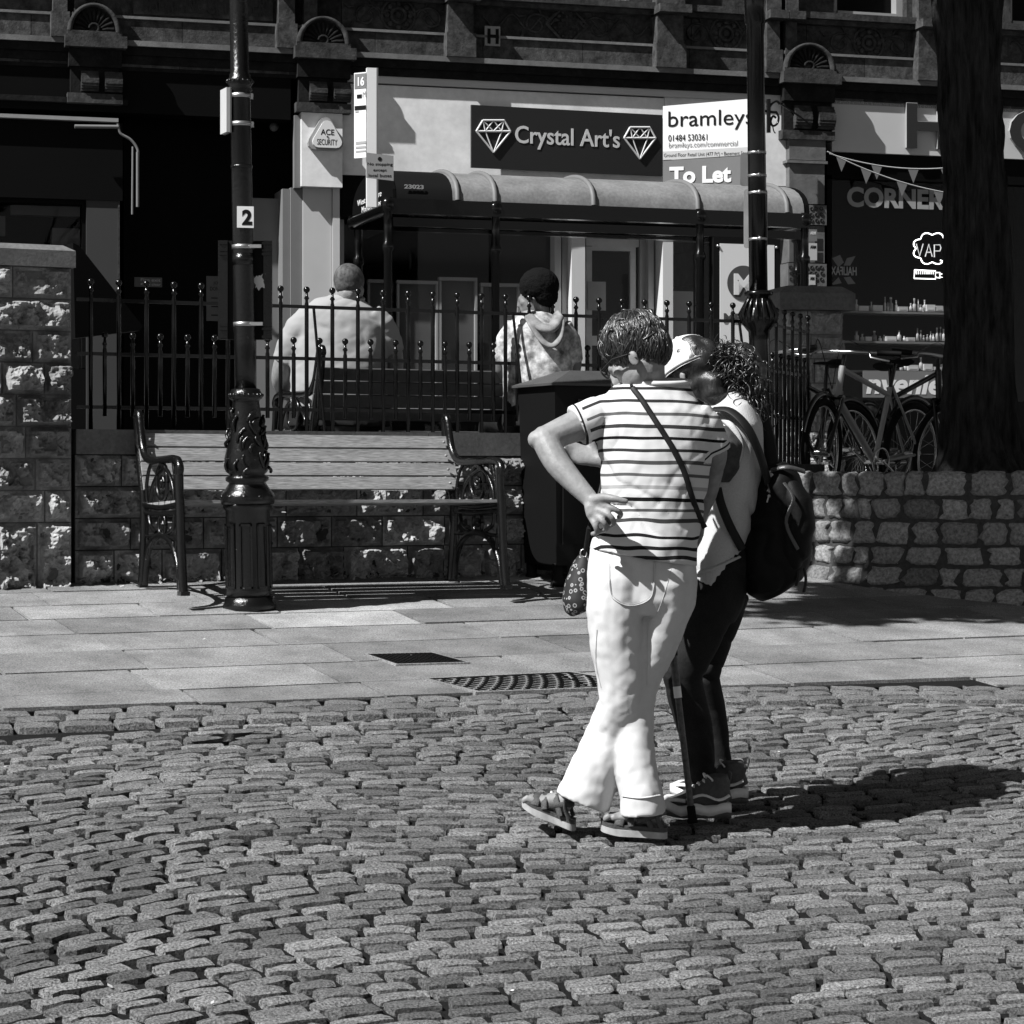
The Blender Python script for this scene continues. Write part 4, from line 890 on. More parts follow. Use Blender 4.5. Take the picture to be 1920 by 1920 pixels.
for x, y, lb_ in ((1122, 540, 'white notice sheet taped inside the shop door'), (1283, 590, 'large pale sheet taped in the shop window right of the door')):
    t = sthing('paper_notice', x, y+40, -.8, lb_, 'notice'); b = MB()
    if x < 1200: b.pxb(FA, 1102, 528, 1136, 582, -.345, -.34)
    else: b.pxb(FA, 1246, 546, 1300, 640, -.19, -.185)
    b.build('sheet', 'dull', t)
# awning arm and cable on the left shop
t = sthing('awning_arm', 200, 240, .2, 'grey folded awning arm hanging beside the dark left doorway', 'awning arm'); W3 = lambda x, y, w=.2: (lambda q: FA.p(q[0], w, q[1]))(FA.px(x, y, w))
b = MB(); b.tube([W3(140, 237), W3(222, 238)], .018, 8); b.tube(bez([W3(221, 232), W3(226, 250), (W3(245, 262)), W3(258, 280), W3(258, 300)], 5), .013, 8); b.build('arm', 'greyp', t)
b = MB(); b.tube([W3(258, 285), W3(258, 388)], .015, 8); b.tube([W3(249, 275), W3(248, 402)], .010, 8); b.build('handle_pole', 'greyp', t)
t = sthing('entrance_lamp', 514, 245, -.3, 'small pale globe lamp in the dark entrance beside the shop pier', 'lamp'); b = MB(); u, v = FA.px(514, 238, -.4); b.ball(FA.p(u, -.4, v), .045, 12); b.build('globe', 'greyp', t); b = MB(); b.lathe(FA.p(u, -.4, v+.03), [(.05, 0), (.05, .03)], 12); b.build('mount', 'iron', t)
# glass cabinets in the empty shop
for x0, x1, y0, lb_ in ((690, 735, 524, 'left pale framed display panel in the empty shop window'), (745, 822, 526, 'second pale framed display panel in the empty shop window'), (824, 895, 520, 'tallest pale framed display panel in the empty shop window'), (902, 975, 531, 'right pale framed display panel in the empty shop window')):
    t = sthing('display_cabinet', (x0+x1)/2, 770, -.5, lb_, 'cabinet', 'display cabinets in the empty shop'); b = MB()
    b.pxb(FA, x0, y0, x1, y0+6, -.25, -.18)
    for x in (x0, x1-4): b.pxb(FA, x, y0+6, x+4, 772, -.25, -.2)
    b.build('frame', 'alu', t)
    b = MB(); b.pxb(FA, x0+4, y0+6, x1-4, 768, -.255, -.25); b.build('panel', 'roomg', t)
# ---------------- bus shelter, flag and poster ----------------
bs = thing('bus_shelter', SF.p(0, -.7, 0), 'long black-framed bus shelter with curved translucent roof in front of the shops', 'bus shelter')
u0 = SF.px(737, 380, 0)[0]; u1 = SF.px(1512, 410, 0)[0]; ve = SF.px(1080, 392, 0)[1]; D = 1.35
def arcp(t):     # roof section: w, v
    a = math.pi*t; return (-D/2+(D/2)*math.cos(a), ve+.03+.30*math.sin(a)**.8)
n = 16; b = MB(); vs = []; nu = 30
for i in range(nu+1):
    for k in range(n+1): w_, v_ = arcp(k/n); vs.append(SF.p(u0+.02+(u1-u0-.04)*i/nu, w_, v_))
b.add(vs, [(i*(n+1)+k, i*(n+1)+k+1, (i+1)*(n+1)+k+1, (i+1)*(n+1)+k) for i in range(4, nu) for k in range(n)], 1, True); b.build('roof', 'roofp', bs)
b = MB(); b.add(vs, [(i*(n+1)+k, i*(n+1)+k+1, (i+1)*(n+1)+k+1, (i+1)*(n+1)+k) for i in range(0, 4) for k in range(n)], 1, True); b.v = b.v[:5*(n+1)]; b.build('roof_end_bay', 'ironlo', bs)
for x in (845, 915, 1098, 1292, 1458):
    b = MB(); u = SF.px(x, 340, -.2)[0]; b.tube([SF.p(u, arcp(k/n)[0], arcp(k/n)[1]+.006) for k in range(n+1)], .025, 6, flat=1); b.build('roof_rib', 'rib', bs)
for u, nm in ((u0, 'end_panel'), (u1, 'end_panel')):
    b = MB(); b.prism([SF.p(u, *arcp(k/n)) for k in range(n+1)], SF.d*.03); b.build(nm, 'blackp', bs)
EFr = Fr(SF.p(u0-.004, 0, 0), SF.a+R(-90))     # faces left
text('M', EFr, -.72, ve+.16, -.52, ve+.29, .0, 'midlet', bs, depth=.003, bold=.03)
text('West Yorkshire', EFr, -1.15, ve+.09, -.35, ve+.14, .0, 'midlet', bs, depth=.003); text('Market Street', EFr, -1.0, ve+.01, -.3, ve+.07, .0, 'midlet', bs, depth=.003)
b = MB(); b.fb(SF, u0-.03, u1+.02, -.05, .03, ve-.09, ve+.03); b.fb(SF, u0-.03, u1+.02, -D-.03, -D+.05, ve-.09, ve+.03)
b.tube([SF.p(u0, .0, ve-.03), SF.p(u0, -D, ve-.03)], .05, 10); b.tube([SF.p(u1, .0, ve-.03), SF.p(u1, -D, ve-.03)], .05, 10); b.build('eaves_beam', 'iron', bs)
b = MB(); b.fb(SF, u0, u1, -.03, .0, ve-.19, ve-.12); b.build('transom', 'iron', bs)
for x, w_ in ((727, -.01), (929, -.01), (1312, -.01), (1508, -.01), (672, -D), (1495, -D)):
    b = MB(); u = SF.px(x, 500, w_)[0]; b.lathe(SF.p(u, w_, -.1), [(.035, 0), (.035, ve-.3), (.05, ve-.28), (.05, ve-.24), (.035, ve-.22), (.035, ve+.02), (.055, ve+.04), (.06, ve+.1), (.035, ve+.14)], 12); b.build('post', 'iron', bs)
gl_ = [(.03, -.02, u0, u1)]
xs = [727, 929, 1312, 1508]
for a, c in zip(xs, xs[1:]):
    b = MB(); b.fb(SF, SF.px(a, 500)[0]+.05, SF.px(c, 500)[0]-.05, -.03, -.022, .25, ve-.2); b.build('glass_panel', 'glass2', bs)
b = MB(); b.fb(EFr, -D+.05, -.08, -.035, -.028, .25, ve-.2); b.build('glass_panel', 'glass2', bs)
b = MB(); b.fb(SF, u0, u1, -.04, .0, .15, .24); b.build('bottom_rail', 'iron', bs)
b = MB(); b.pxb(SF, 750, 344, 789, 354, 0, .004);
text('23023', SF, *[q for q in (SF.px(752, 353, -.1)[0], SF.px(770, 354, .0)[1], SF.px(788, 353, -.1)[0], SF.px(770, 346, 0)[1])], .0, 'letgrey', bs, 'number_label', bold=.03)
# poster panel
t = thing('poster_case', SF.p(SF.px(1400, 700)[0], 0, 0), 'backlit-looking white route poster with round M emblem in a dark frame', 'poster')
b = MB(); b.pxb(SF, 1338, 446, 1463, 764, -.06, .03); b.build('case', 'ironlo', t); b = MB(); b.pxb(SF, 1350, 458, 1452, 752, .03, .035); b.build('poster', 'white', t)
RD = mat('dark_roundel', .06, .6); u, v = SF.px(1394, 531, .036); b = MB(); b.prism([SF.p(u+.15*math.cos(a), .036, v+.15*math.sin(a)) for a in [i*math.pi/20 for i in range(40)]], SF.n*.003); b.build('roundel', RD, t)
text('M', SF, u-.09, v-.10, u+.09, v+.08, .040, 'white', t, bold=.04); ptext('METRO', SF, 1357, 588, 1442, 606, .036, RD, t, bold=.04)
b = MB()
for x, y in ((1346, 461), (1456, 464)): q = SF.px(x, y, .035); b.ball(SF.p(q[0], .035, q[1]), .014, 8)
b.build('screw', 'steel', t)
# bus stop flag and pole
FP = Fr(P(697, 400, 18.6), R(12)); FP.o.z = 0
t = thing('bus_stop_flag', P(697, 388, 18.6), 'white bus stop pole with tall flag panel numbered 16 before the shelter', 'bus stop')
bq = lambda x0, y0, x1, y1, w0, w1, m, nm: (lambda b: (b.pxb(FP, x0, y0, x1, y1, w0, w1), b.build(nm, m, t)))(MB())
bq(688, 127, 706, 388, -.05, .0, 'white', 'pole'); bq(706, 127, 709, 388, -.05, -.002, 'greyp', 'pole_edge')
NF = Fr(P(686, 210, 18.6), R(-28)); NF.o.z = 0
nq = lambda x0, y0, x1, y1, w0, w1, m, nm: (lambda b: (b.pxb(NF, x0, y0, x1, y1, w0, w1), b.build(nm, m, t)))(MB())
nq(664, 136, 686, 296, -.02, 0, 'white', 'flag_panel'); nq(665, 138, 686, 166, .001, .003, 'greyp', 'number_field'); nq(665, 198, 686, 206, .001, .003, 'blacklet', 'name_band'); nq(667, 265, 686, 270, .001, .003, 'letgrey', 'text_band'); nq(667, 274, 686, 278, .001, .003, 'letgrey', 'text_band'); nq(667, 282, 686, 285, .001, .003, 'letgrey', 'text_band')
ptext('16', NF, 671, 144, 683, 161, .004, 'white', t, bold=.03, depth=.002); nq(669, 177, 678, 184, .001, .004, 'blacklet', 'bus_symbol'); ptext('M', NF, 680, 171, 686, 182, .002, 'letgrey', t, depth=.002)
nq(666, 208, 672, 211, .001, .003, 'letgrey', 'text_band')
t = thing('road_sign', P(712, 336, 18.4), 'small square sign reading No stopping except local buses on the bus stop pole', 'sign')
KF = Fr(P(712, 312, 18.45), R(8)); KF.o.z = 0
b = MB(); r_ = R(4); c = KF.px(712, 313); rot = lambda a, e: (c[0]+(a*math.cos(r_)+e*math.sin(r_))/236, c[1]-(e*math.cos(r_)-a*math.sin(r_))/236*1)
rot = lambda a, e: (c[0]+a/238, c[1]-(e+a*.10)/238)
b.prism([KF.p(rot(a, e)[0], 0, rot(a, e)[1]) for a, e in ((-25, -24), (26, -24), (26, 23), (-25, 23))], -KF.n*.01); b.build('plate', mat('dim_sign_face', .2, .6), t)
for s_, y0, y1, x0, x1 in (('No stopping', -8, -1, -23, 24), ('except', 4, 10, -12, 13), ('local buses', 13, 19, -21, 22)):
    text(s_, Fr(KF.p(c[0], 0, 0), KF.a), x0/238, c[1]-y1/238-(0)/238, x1/238, c[1]-y0/238, .001, 'blacklet', t, bold=.008, depth=.0006)
b = MB(); q = rot(0, -15); b.prism([KF.p(q[0]+.016*math.cos(a), .001, q[1]+.016*math.sin(a)) for a in [i*math.pi/8 for i in range(16)]], KF.n*.002); b.build('emblem', 'blacklet', t)
# ---------------- plane tree: trunk in frame, crown above it ----------------
tb = Vector((2.66, 13.62, gz(2.66, 13.62)+.3))
tr = thing('tree', tb, 'large dark tree with furrowed bark rising from the cobbled planter at right', 'tree')
b = MB(); YT = 13.62; sT = F/YT; prof = [(905, 1848, 118), (875, 1846, 98), (840, 1842, 82), (780, 1838, 73), (700, 1836, 69), (600, 1833, 66), (450, 1829, 63), (300, 1824, 62), (150, 1818, 63), (0, 1814, 66), (-120, 1812, 68), (-260, 1808, 62)]
nn = 90; vs = []; rings = []
py = prof[0][0]; H_ = []
while py > -260: H_.append(py); py -= 9
for y in H_:
    for (a, c) in zip(prof, prof[1:]):
        if c[0] <= y <= a[0]: t = (a[0]-y)/(a[0]-c[0]); cx = a[1]+(c[1]-a[1])*t; hw = a[2]+(c[2]-a[2])*t
    q = P(cx, y, YT); r = hw/sT
    for k in range(nn):
        th = 2*math.pi*k/nn; fu_ = noise.ridged_multi_fractal(Vector((math.cos(th)*5.5, math.sin(th)*5.5, q.z*1.3)), 1, 2, 3, .9, 2)
        rr = r*(1+.09*max(0, (y-800)/100)*math.cos(th*5+1))+.034*(fu_-1.1)+.03*nz(math.cos(th), math.sin(th), q.z, 1.7)
        vs.append(q+Vector((math.cos(th)*rr, math.sin(th)*rr, 0)))
b.add(vs, [(j*nn+k, j*nn+(k+1) % nn, (j+1)*nn+(k+1) % nn, (j+1)*nn+k) for j in range(len(H_)-1) for k in range(nn)], 1, True); b.build('trunk', 'bark', tr)
top = P(1808, -255, YT); rnd = random.Random(17); clumps = []
targets = [P(x, y, Y) for x, y, Y in [(1870, 900, 12.6), (1730, 905, 12.6), (1600, 1010, 12.7), (1900, 1000, 12.5), (1790, 1080, 12.5), (1830, 300, 13.5), (1830, 600, 13.4), (1830, 800, 13.3), (1820, 100, 13.5),
    (1700, 790, 15), (1540, 600, 16), (1500, 720, 14.2), (1760, 700, 16)]]
targets += [G(1560, 1140), G(1690, 1145), G(1800, 1142), G(1880, 1145), G(1950, 1130)]
for q in targets:
    for k in range(2 if rnd.random() < .55 else 1):
        h = rnd.uniform(2.6, 6.0); t = h/math.sin(SUN_EL); c = q+SUN*t+Vector([rnd.gauss(0, .18) for _ in range(3)])
        if c.z-CZ < (HY+60)/F*max(c.y, 2)+.55: c = c+SUN*((HY+60)/F*c.y+.55-(c.z-CZ))/SUN.z
        clumps.append((c, rnd.uniform(.30, .5) if q.z < CZ+.1 and q.y < 13 else rnd.uniform(.32, .6)))
for k in range(46):
    a = rnd.uniform(0, 6.28); r = 3.2*math.sqrt(rnd.random()); c = top+Vector((r*math.cos(a)+.5, r*math.sin(a)+1.2, rnd.uniform(.8, 5.5)))
    hit = c-SUN*((c.z-(CZ-.3))/SUN.z)
    if 1.3 < hit.x < 3.6 and 11.9 < hit.y < 13.6 and rnd.random() < .85: continue
    if c.z-CZ > (HY+60)/F*c.y+.6: clumps.append((c, rnd.uniform(.4, .75)))
b = MB(); ks = rnd.sample(range(len(clumps)), min(26, len(clumps)))
limbs = []
for i in range(7):
    a = i*.9+.3; e = top+Vector((math.cos(a)*1.6-.9, math.sin(a)*1.6-.8, rnd.uniform(1.2, 2.6))); limbs.append(e)
    b.tube(bez([top-Vector((0, 0, .3)), top*.5+e*.5+Vector((0, 0, .2)), e], 5), [.17-.011*j for j in range(11)], 8)
for c, r in clumps:
    e = min(limbs, key=lambda q: (q-c).length); b.tube(bez([e-Vector((0, 0, .05)), (e+c)/2+Vector((0, 0, .25)), c], 4), [.055-.006*j for j in range(9)], 5)
b.build('branches', 'bark', tr)
b = MB()
for c, r in clumps:
    for k in range(int(300*r/.5)):
        d = Vector([rnd.gauss(0, 1) for _ in range(3)]).normalized()*r*rnd.random()**.4; d.z *= .7; p = c+d; l = rnd.uniform(.05, .10)
        a = Vector([rnd.gauss(0, 1) for _ in range(3)]).normalized(); e = a.orthogonal().normalized(); a *= l; e *= l*.75
        b.add([p-a*.9, p-e*.6-a*.2, p-e*.8+a*.3, p+a*1.1, p+e*.8+a*.3, p+e*.6-a*.2], [(0, 1, 2, 3, 4, 5)], rnd.uniform(.6, 1.3))
b.build('crown', 'leaf', tr)
M['darksteel'] = mat('dark_steel', .4, .25, metal=.9); M['rubber'] = mat('black_rubber', .008, .85, spec=.1)
# ---------------- bicycles ----------------
def bicycle(front, rear, label, frame_m, lean=0, turn=.0):
    d = (rear-front); d.z = 0; L = d.length; fx = -d.normalized(); sy = Vector((-fx.y, fx.x, 0)); up = (Vector((0, 0, 1))+sy*lean).normalized(); o = rear.copy()
    X = lambda a, s, h: o+fx*a+sy*s+up*h
    t = thing('bicycle', (front+rear)/2, label, 'bicycle', 'bicycles parked by the right pier'); WB = 1.04; r = .335
    fxs = (fx*math.cos(turn)+sy*math.sin(turn)).normalized()
    for nm, a, dx in (('rear_wheel', 0, fx), ('front_wheel', WB, fxs)):
        c = X(a, 0, r); b = MB(); ring = [c+dx*(r-.02)*math.cos(q)+up*(r-.02)*math.sin(q) for q in [i*math.pi/20 for i in range(41)]]; b.tube(ring, .024, 7); wh = b.build('wheel', 'rubber', t)
        b = MB(); b.tube([c+dx*(r-.045)*math.cos(q)+up*(r-.045)*math.sin(q) for q in [i*math.pi/20 for i in range(41)]], .009, 5)
        for i in range(18): q = i*math.pi/9; b.tube([c, c+dx*(r-.045)*math.cos(q)+up*(r-.045)*math.sin(q)], .0016, 4)
        s2 = dx.cross(up); b.tube([c-s2*.05, c+s2*.05], .02, 8); b.build('rim', 'darksteel', wh)
    bb = X(.44, 0, .28); st = X(.30, 0, .76); hd = X(.86, 0, .86); hl = X(.90, 0, .68); rh = X(0, 0, r); fh = X(WB, 0, r)
    b = MB()
    for p, q, rr in ((bb, st, .017), (st+(bb-st)*.1, hd, .018), (bb, hl, .022), (hd+(hd-hl)*.1, hl, .021)): b.tube([p, q], rr, 8)
    for s in (-1, 1): b.tube([bb+sy*.03*s, rh+sy*.06*s], .010, 6); b.tube([st+sy*.02*s, rh+sy*.06*s], .009, 6)
    b.build('frame', frame_m, t)
    b = MB()
    for s in (-1, 1): b.tube([hl+sy*.04*s, fh+sy*.05*s], .014, 6)
    b.tube([hl-sy*.05, hl+sy*.05], .018, 6); b.tube([hl, hd+(hd-hl)*.5], .014, 6); b.build('fork', 'iron', t)
    hb = hd+(hd-hl)*.6; sb = fxs.cross(up); b = MB(); b.tube(bez([hb-sb*.31-fx*.07, hb-sb*.12+fx*.03, hb+fx*.04, hb+sb*.12+fx*.03, hb+sb*.31-fx*.07], 4), .012, 7); b.build('handlebar', 'darksteel', t)
    for s in (-1, 1): b = MB(); b.tube([hb+sb*.2*s-fx*.01, hb+sb*.32*s-fx*.075], .018, 8); b.build('grip', 'ironlo', t); b = MB(); b.tube([hb+sb*.17*s+fx*.02, hb+sb*.2*s+fx*.06-up*.03, hb+sb*.29*s+fx*.0-up*.05], .007, 5); b.build('brake_lever', 'darksteel', t)
    b = MB(); b.tube([st, st+(st-bb)*.32], .013, 8); b.build('seat_post', 'iron', t)
    sp_ = st+(st-bb)*.34; b = MB(); b.tube(bez([sp_-fx*.12+up*.02, sp_-fx*.06+up*.015, sp_+fx*.05+up*.01, sp_+fx*.15], 4), [.05, .07, .075, .07, .06, .045, .035, .03, .027, .025, .022, .02, .015], 10, flat=1.0); b.v = [tuple(Vector(v)-up*((Vector(v)-sp_).dot(up))*.6) for v in b.v]; b.build('saddle', 'rubber', t)
    b = MB(); b.tube([bb-sy*.07, bb+sy*.07], .016, 8)
    for s, a in ((-1, .5), (1, .5+math.pi)): e = bb+sy*.07*s+(fx*math.cos(a)+up*math.sin(a))*.17; b.tube([bb+sy*.07*s, e], .009, 6); b.tube([e-sy*.02, e+sy*.09*s], .016, 6)
    b.tube([bb+sy*.05+(fx*math.cos(q)+up*math.sin(q))*.09 for q in [i*math.pi/8 for i in range(17)]], .007, 5); b.build('crankset', 'darksteel', t)
    for c, a0, a1, dx in ((rh, 40, 165, fx), (fh, 20, 130, fxs)):
        b = MB(); b.tube([c+(dx*math.cos(R(q))+up*math.sin(R(q)))*(r+.03) for q in range(a0, a1+1, 8)], .02, 6, flat=.5); b.build('mudguard', 'iron', t)
    for s in (-1, 1): b = MB(); b.tube(bez([hb+sb*.18*s+fx*.03, hb+fx*.16+up*.06+sb*.08*s, hl+fx*.06+up*.05], 5), .003, 4); b.build('cable', 'ironlo', t)
gb = CZ-.2
def atz(px, Y): q = P(px, 890, Y); q.z = gb; return q
bicycle(atz(1530, 14.5), atz(1705, 15.3), 'light-framed bicycle nearest the tree trunk with handlebar raised', 'alu', .06, .25)
bicycle(atz(1448, 14.6), atz(1612, 15.4), 'dark bicycle with black saddle leaning by the return railing', 'iron', -.1, -.3)
bicycle(atz(1755, 15.0), atz(1610, 15.9), 'black bicycle whose mudguard curves up beside the tree trunk', 'iron', .1, .1)
# ---------------- people ----------------
class Body:
    def __init__(s): s.b = MB()
    def loft(s, rings, n=20, hint=(1, 0, 0)):      # ring: (centre, half-width along hint, half-depth)
        hint = Vector(hint); C_ = [Vector(r[0]) for r in rings]; vs = []
        for i, r in enumerate(rings):
            t = (C_[min(i+1, len(C_)-1)]-C_[max(i-1, 0)]).normalized(); h = Vector(r[3]) if len(r) > 3 else hint
            a = (h-t*h.dot(t)).normalized(); e = t.cross(a)
            for k in range(n): th = 2*math.pi*k/n; vs.append(C_[i]+a*math.cos(th)*r[1]+e*math.sin(th)*r[2])
        m = len(rings); fs = [(i*n+k, i*n+(k+1) % n, (i+1)*n+(k+1) % n, (i+1)*n+k) for i in range(m-1) for k in range(n)]
        fs += [tuple(range(n))[::-1], tuple(range((m-1)*n, m*n))]; s.b.add(vs, fs, 1, True)
    def limb(s, pts, rs, n=14, sub=5, fl=1.0, hint=(1, 0, 0)):
        p = bez(pts, sub); r = [v.x for v in bez([Vector((x, 0, 0)) for x in rs], sub)]; s.loft([(q, a, a*fl) for q, a in zip(p, r)], n, hint); s.b.ball(p[0], r[0], 10); s.b.ball(p[-1], r[-1], 10)
    def ball(s, c, r, sc=(1, 1, 1), n=18): s.b.ball(c, r, n, sc)
def remesh(body, vox, sm=4, fac=.5):
    me = bpy.data.meshes.new('r'); me.from_pydata(body.b.v, [], body.b.f); o = bpy.data.objects.new('r', me); COL.objects.link(o)
    m = o.modifiers.new('a', 'REMESH'); m.mode = 'VOXEL'; m.voxel_size = vox; m2 = o.modifiers.new('b', 'SMOOTH'); m2.iterations = sm; m2.factor = fac
    bpy.context.view_layer.update(); dg = bpy.context.evaluated_depsgraph_get(); r = bpy.data.meshes.new_from_object(o.evaluated_get(dg))
    bpy.data.objects.remove(o); bpy.data.meshes.remove(me); return r
def skin(body, name, m, parent, vox=.009, sm=4, disp=None, root=False):
    r = remesh(body, vox, sm); l = WLOC[parent.name] if parent is not None else Vector()
    n = len(r.vertices); co = np.empty(n*3); r.vertices.foreach_get('co', co); co = co.reshape(-1, 3)
    if disp:
        nn = np.array([v.normal[:] for v in r.vertices])
        d = np.array([disp(Vector(co[i]), Vector(nn[i])) for i in range(n)]); co = co+nn*d[:, None]
    co = co-np.array(l[:]); r.vertices.foreach_set('co', co.ravel())
    r.name = name; r.materials.clear(); r.materials.append(m if not isinstance(m, str) else M[m]); r.polygons.foreach_set('use_smooth', [True]*len(r.polygons))
    at = r.attributes.get('tone') or r.attributes.new('tone', 'FLOAT', 'FACE'); at.data.foreach_set('value', [1.0]*len(r.polygons))
    o = bpy.data.objects.new(name, r); COL.objects.link(o); WLOC[o.name] = Vector(l)
    if parent is not None: o.parent = parent
    return o
M['skin'] = mat('light_skin', .23, .5, spec=.35, nscale=45, namt=.22, bscale=70, bstr=.35, bdist=.004, n2=9, n2amt=.22)
M['skind'] = mat('dark_skin', .10, .45, spec=.4, nscale=60, namt=.12)
M['hair'] = mat('dark_hair', .018, .36, spec=.7, nscale=120, namt=.8, stretch=(1, 1, .25), bscale=160, bstr=.8, bdist=.003)
M['hairhi'] = mat('dark_hair_strand', .03, .3, spec=.8)
M['trouser'] = mat('white_cotton', .55, .85, spec=.1, nscale=300, namt=.06, bscale=8, bstr=.25, bdist=.03, bdetail=1, stretch=(2.0, 1, .6), n2=14, n2amt=.05)
M['jean'] = mat('black_denim', .014, .8, spec=.15, nscale=200, namt=.5, bscale=250, bstr=.4, bdist=.002, n2=9, n2amt=.5)
M['knit'] = mat('pale_knit', .48, .9, spec=.1, nscale=220, namt=.15, bscale=260, bstr=.6, bdist=.002)
M['tee'] = mat('grey_tee', .29, .85, spec=.1, nscale=300, namt=.08, bscale=6, bstr=.35, bdist=.05, bdetail=1.2, stretch=(1, 1, 1.8))
M['strap'] = mat('black_strap', .006, .6, spec=.3); M['bagm'] = mat('black_nylon', .004, .6, spec=.15, bscale=14, bstr=.4, bdist=.01)
M['sheen'] = mat('grey_nylon_sheen', .05, .35, spec=.5, bscale=20, bstr=.5, bdist=.01)
M['sole'] = mat('grey_sole', .35, .7, nscale=60, namt=.25); M['solew'] = mat('white_sole', .62, .55, nscale=40, namt=.15); M['shoe'] = mat('shoe_upper', .05, .6, nscale=90, namt=.5, bscale=200, bstr=.4)
M['capm'] = mat('white_cap_cotton', .60, .85, spec=.1, bscale=260, bstr=.2, bdist=.001, n2=12, n2amt=.06)

def foldf(freq, amp, axis, sd=0, warp=.5):       # long soft creases running across 'axis'
    ax = Vector(axis).normalized()
    def f(p, n):
        q = p*1.0+Vector((sd, 0, 0)); s = q.dot(ax)*freq+3*warp*nz(q.x, q.y, q.z, 5)+2*nz(q.x, q.y, q.z+9, 9)
        k = math.sin(s); k = 1-abs(k); k = k*k
        return amp*k*max(0, .35+nz(q.x, q.y+4, q.z, 6))
    return f
def hand(body, wrist, d, side, palmn, L=.165, curl=.5, spread=.2, thumb=1, curls=None):
    # d: direction of the fingers, side: towards the thumb, palmn: towards the palm
    d = Vector(d).normalized(); side = Vector(side); side = (side-d*side.dot(d)).normalized(); pn = Vector(palmn); pn = (pn-d*pn.dot(d)-side*pn.dot(side)).normalized(); k = L/.18
    pl_ = .085*k; body.loft([(wrist-d*.01, .026*k, .019*k, side), (wrist+d*.025*k, .033*k, .018*k, side), (wrist+d*.055*k, .040*k, .016*k, side), (wrist+d*pl_, .039*k, .013*k, side)], 14)
    for i, (off, ln, r) in enumerate(((.031, .070, .0085), (.011, .078, .0088), (-.010, .072, .0085), (-.030, .056, .0075))):
        p = wrist+d*(pl_-.014*k)+side*off*k; pts = [p]; dr = (d+side*(off*spread*8)).normalized(); c = (curls[i] if curls else curl)
        for j, fr_ in enumerate((.46, .30, .26)):
            a = c*(j+.6)*.75; dd = dr*math.cos(a)+pn*math.sin(a); pts.append(pts[-1]+dd.normalized()*(ln*fr_*k+.006*k*(j == 0)))
        body.limb(pts, [r*k*1.05, r*k, r*k*.92, r*k*.75], 8, 3)
    if thumb:
        p = wrist+d*.02*k+side*.026*k; q = p+(d*.55+side*.75+pn*.25).normalized()*.034*k; r_ = q+(d*.85+side*.35+pn*.3).normalized()*.032*k; t = r_+(d*.95+side*.1+pn*.25).normalized()*.025*k
        body.limb([p, q, r_, t], [.015*k, .012*k, .0105*k, .008*k], 8, 3)

def tufts(b, c, rad, crown, n, lw, ln, seed, test=None, lift=.004, rndd=.25, tone=(.5, 1.6), axes=None):
    rnd = random.Random(seed); c = Vector(c); crown = Vector(crown).normalized()
    ex, ey, ez = axes or (Vector((1, 0, 0)), Vector((0, 1, 0)), Vector((0, 0, 1)))
    S_ = lambda d: c+ex*d.dot(ex)*rad[0]+ey*d.dot(ey)*rad[1]+ez*d.dot(ez)*rad[2]
    for i in range(n):
        d = Vector([rnd.gauss(0, 1) for _ in range(3)]).normalized()
        if test and not test(d): continue
        t = (crown-d*crown.dot(d)); t = -t.normalized() if t.length > .05 else d.orthogonal(); t = (t+Vector([rnd.gauss(0, rndd) for _ in range(3)])).normalized()
        l = ln*rnd.uniform(.6, 1.3); pts = []
        for j in range(6): dd = (d+t*(l/max(rad))*j/5).normalized(); p = S_(dd); pts.append(p+dd*(lift*(1+.8*math.sin(j*.9+i)) if j < 5 else lift*.3))
        w_ = lw*rnd.uniform(.5, 1.3); b.tube(pts, [w_*.5, w_, w_, w_*.9, w_*.6, w_*.15], 5, tone=rnd.uniform(*tone), flat=.6)

def head(body, c, fwd, up, s=1.0):      # skull, jaw, nose, chin, ears; returns helper axes
    f = Vector(fwd).normalized(); u = Vector(up); u = (u-f*u.dot(f)).normalized(); r = f.cross(u); c = Vector(c)
    def ell(o, a, e, g, n=18):
        vs = []; m = 10; bb = MB(); bb.ball((0, 0, 0), 1, n); 
        body.b.add([c+(f*(o[0]+v[1]*a)+r*(o[1]+v[0]*e)+u*(o[2]+v[2]*g))*s for v in bb.v], bb.f, 1, True)
    ell((-.012, 0, .03), .096, .076, .088); ell((.03, 0, -.045), .058, .052, .072); ell((.058, 0, -.088), .026, .026, .022); ell((.02, 0, -.07), .06, .048, .035)
    ell((.086, 0, -.005), .016, .034, .018); ell((.100, 0, -.035), .014, .010, .026); ell((.110, 0, -.046), .012, .013, .010); ell((.086, 0, -.072), .012, .022, .007); ell((.082, 0, -.082), .011, .020, .007)
    ell((.066, .034, -.03), .022, .020, .018); ell((.066, -.034, -.03), .022, .020, .018)
    for q in (-1, 1):
        ell((.068, .03*q, -.008), .012, .014, .009)
        ell((-.008, .077*q, -.038), .017, .007, .028); ell((-.014, .081*q, -.030), .014, .007, .018)
    return f, r, u
def A(px, py, d=0): return P(px, py, 7.26+d)
sA = F/7.26; a_ = lambda x: x/sA

# ===== the woman in the striped shirt =====
wa = thing('person', G(1165, 1562), 'person in striped T-shirt and white trousers seen from behind, hand on hip', 'person')
hd = Body(); hc = A(1189, 664, -.01); fw_ = Vector((-.84, .30, -.58)); upv = Vector((-.36, .26, .88))
f1, r1, u1 = head(hd, hc, fw_, upv, .94)
hd.limb([A(1228, 738, .01), A(1218, 712, .0), hc-u1*.05-f1*.02], [.054, .050, .055])
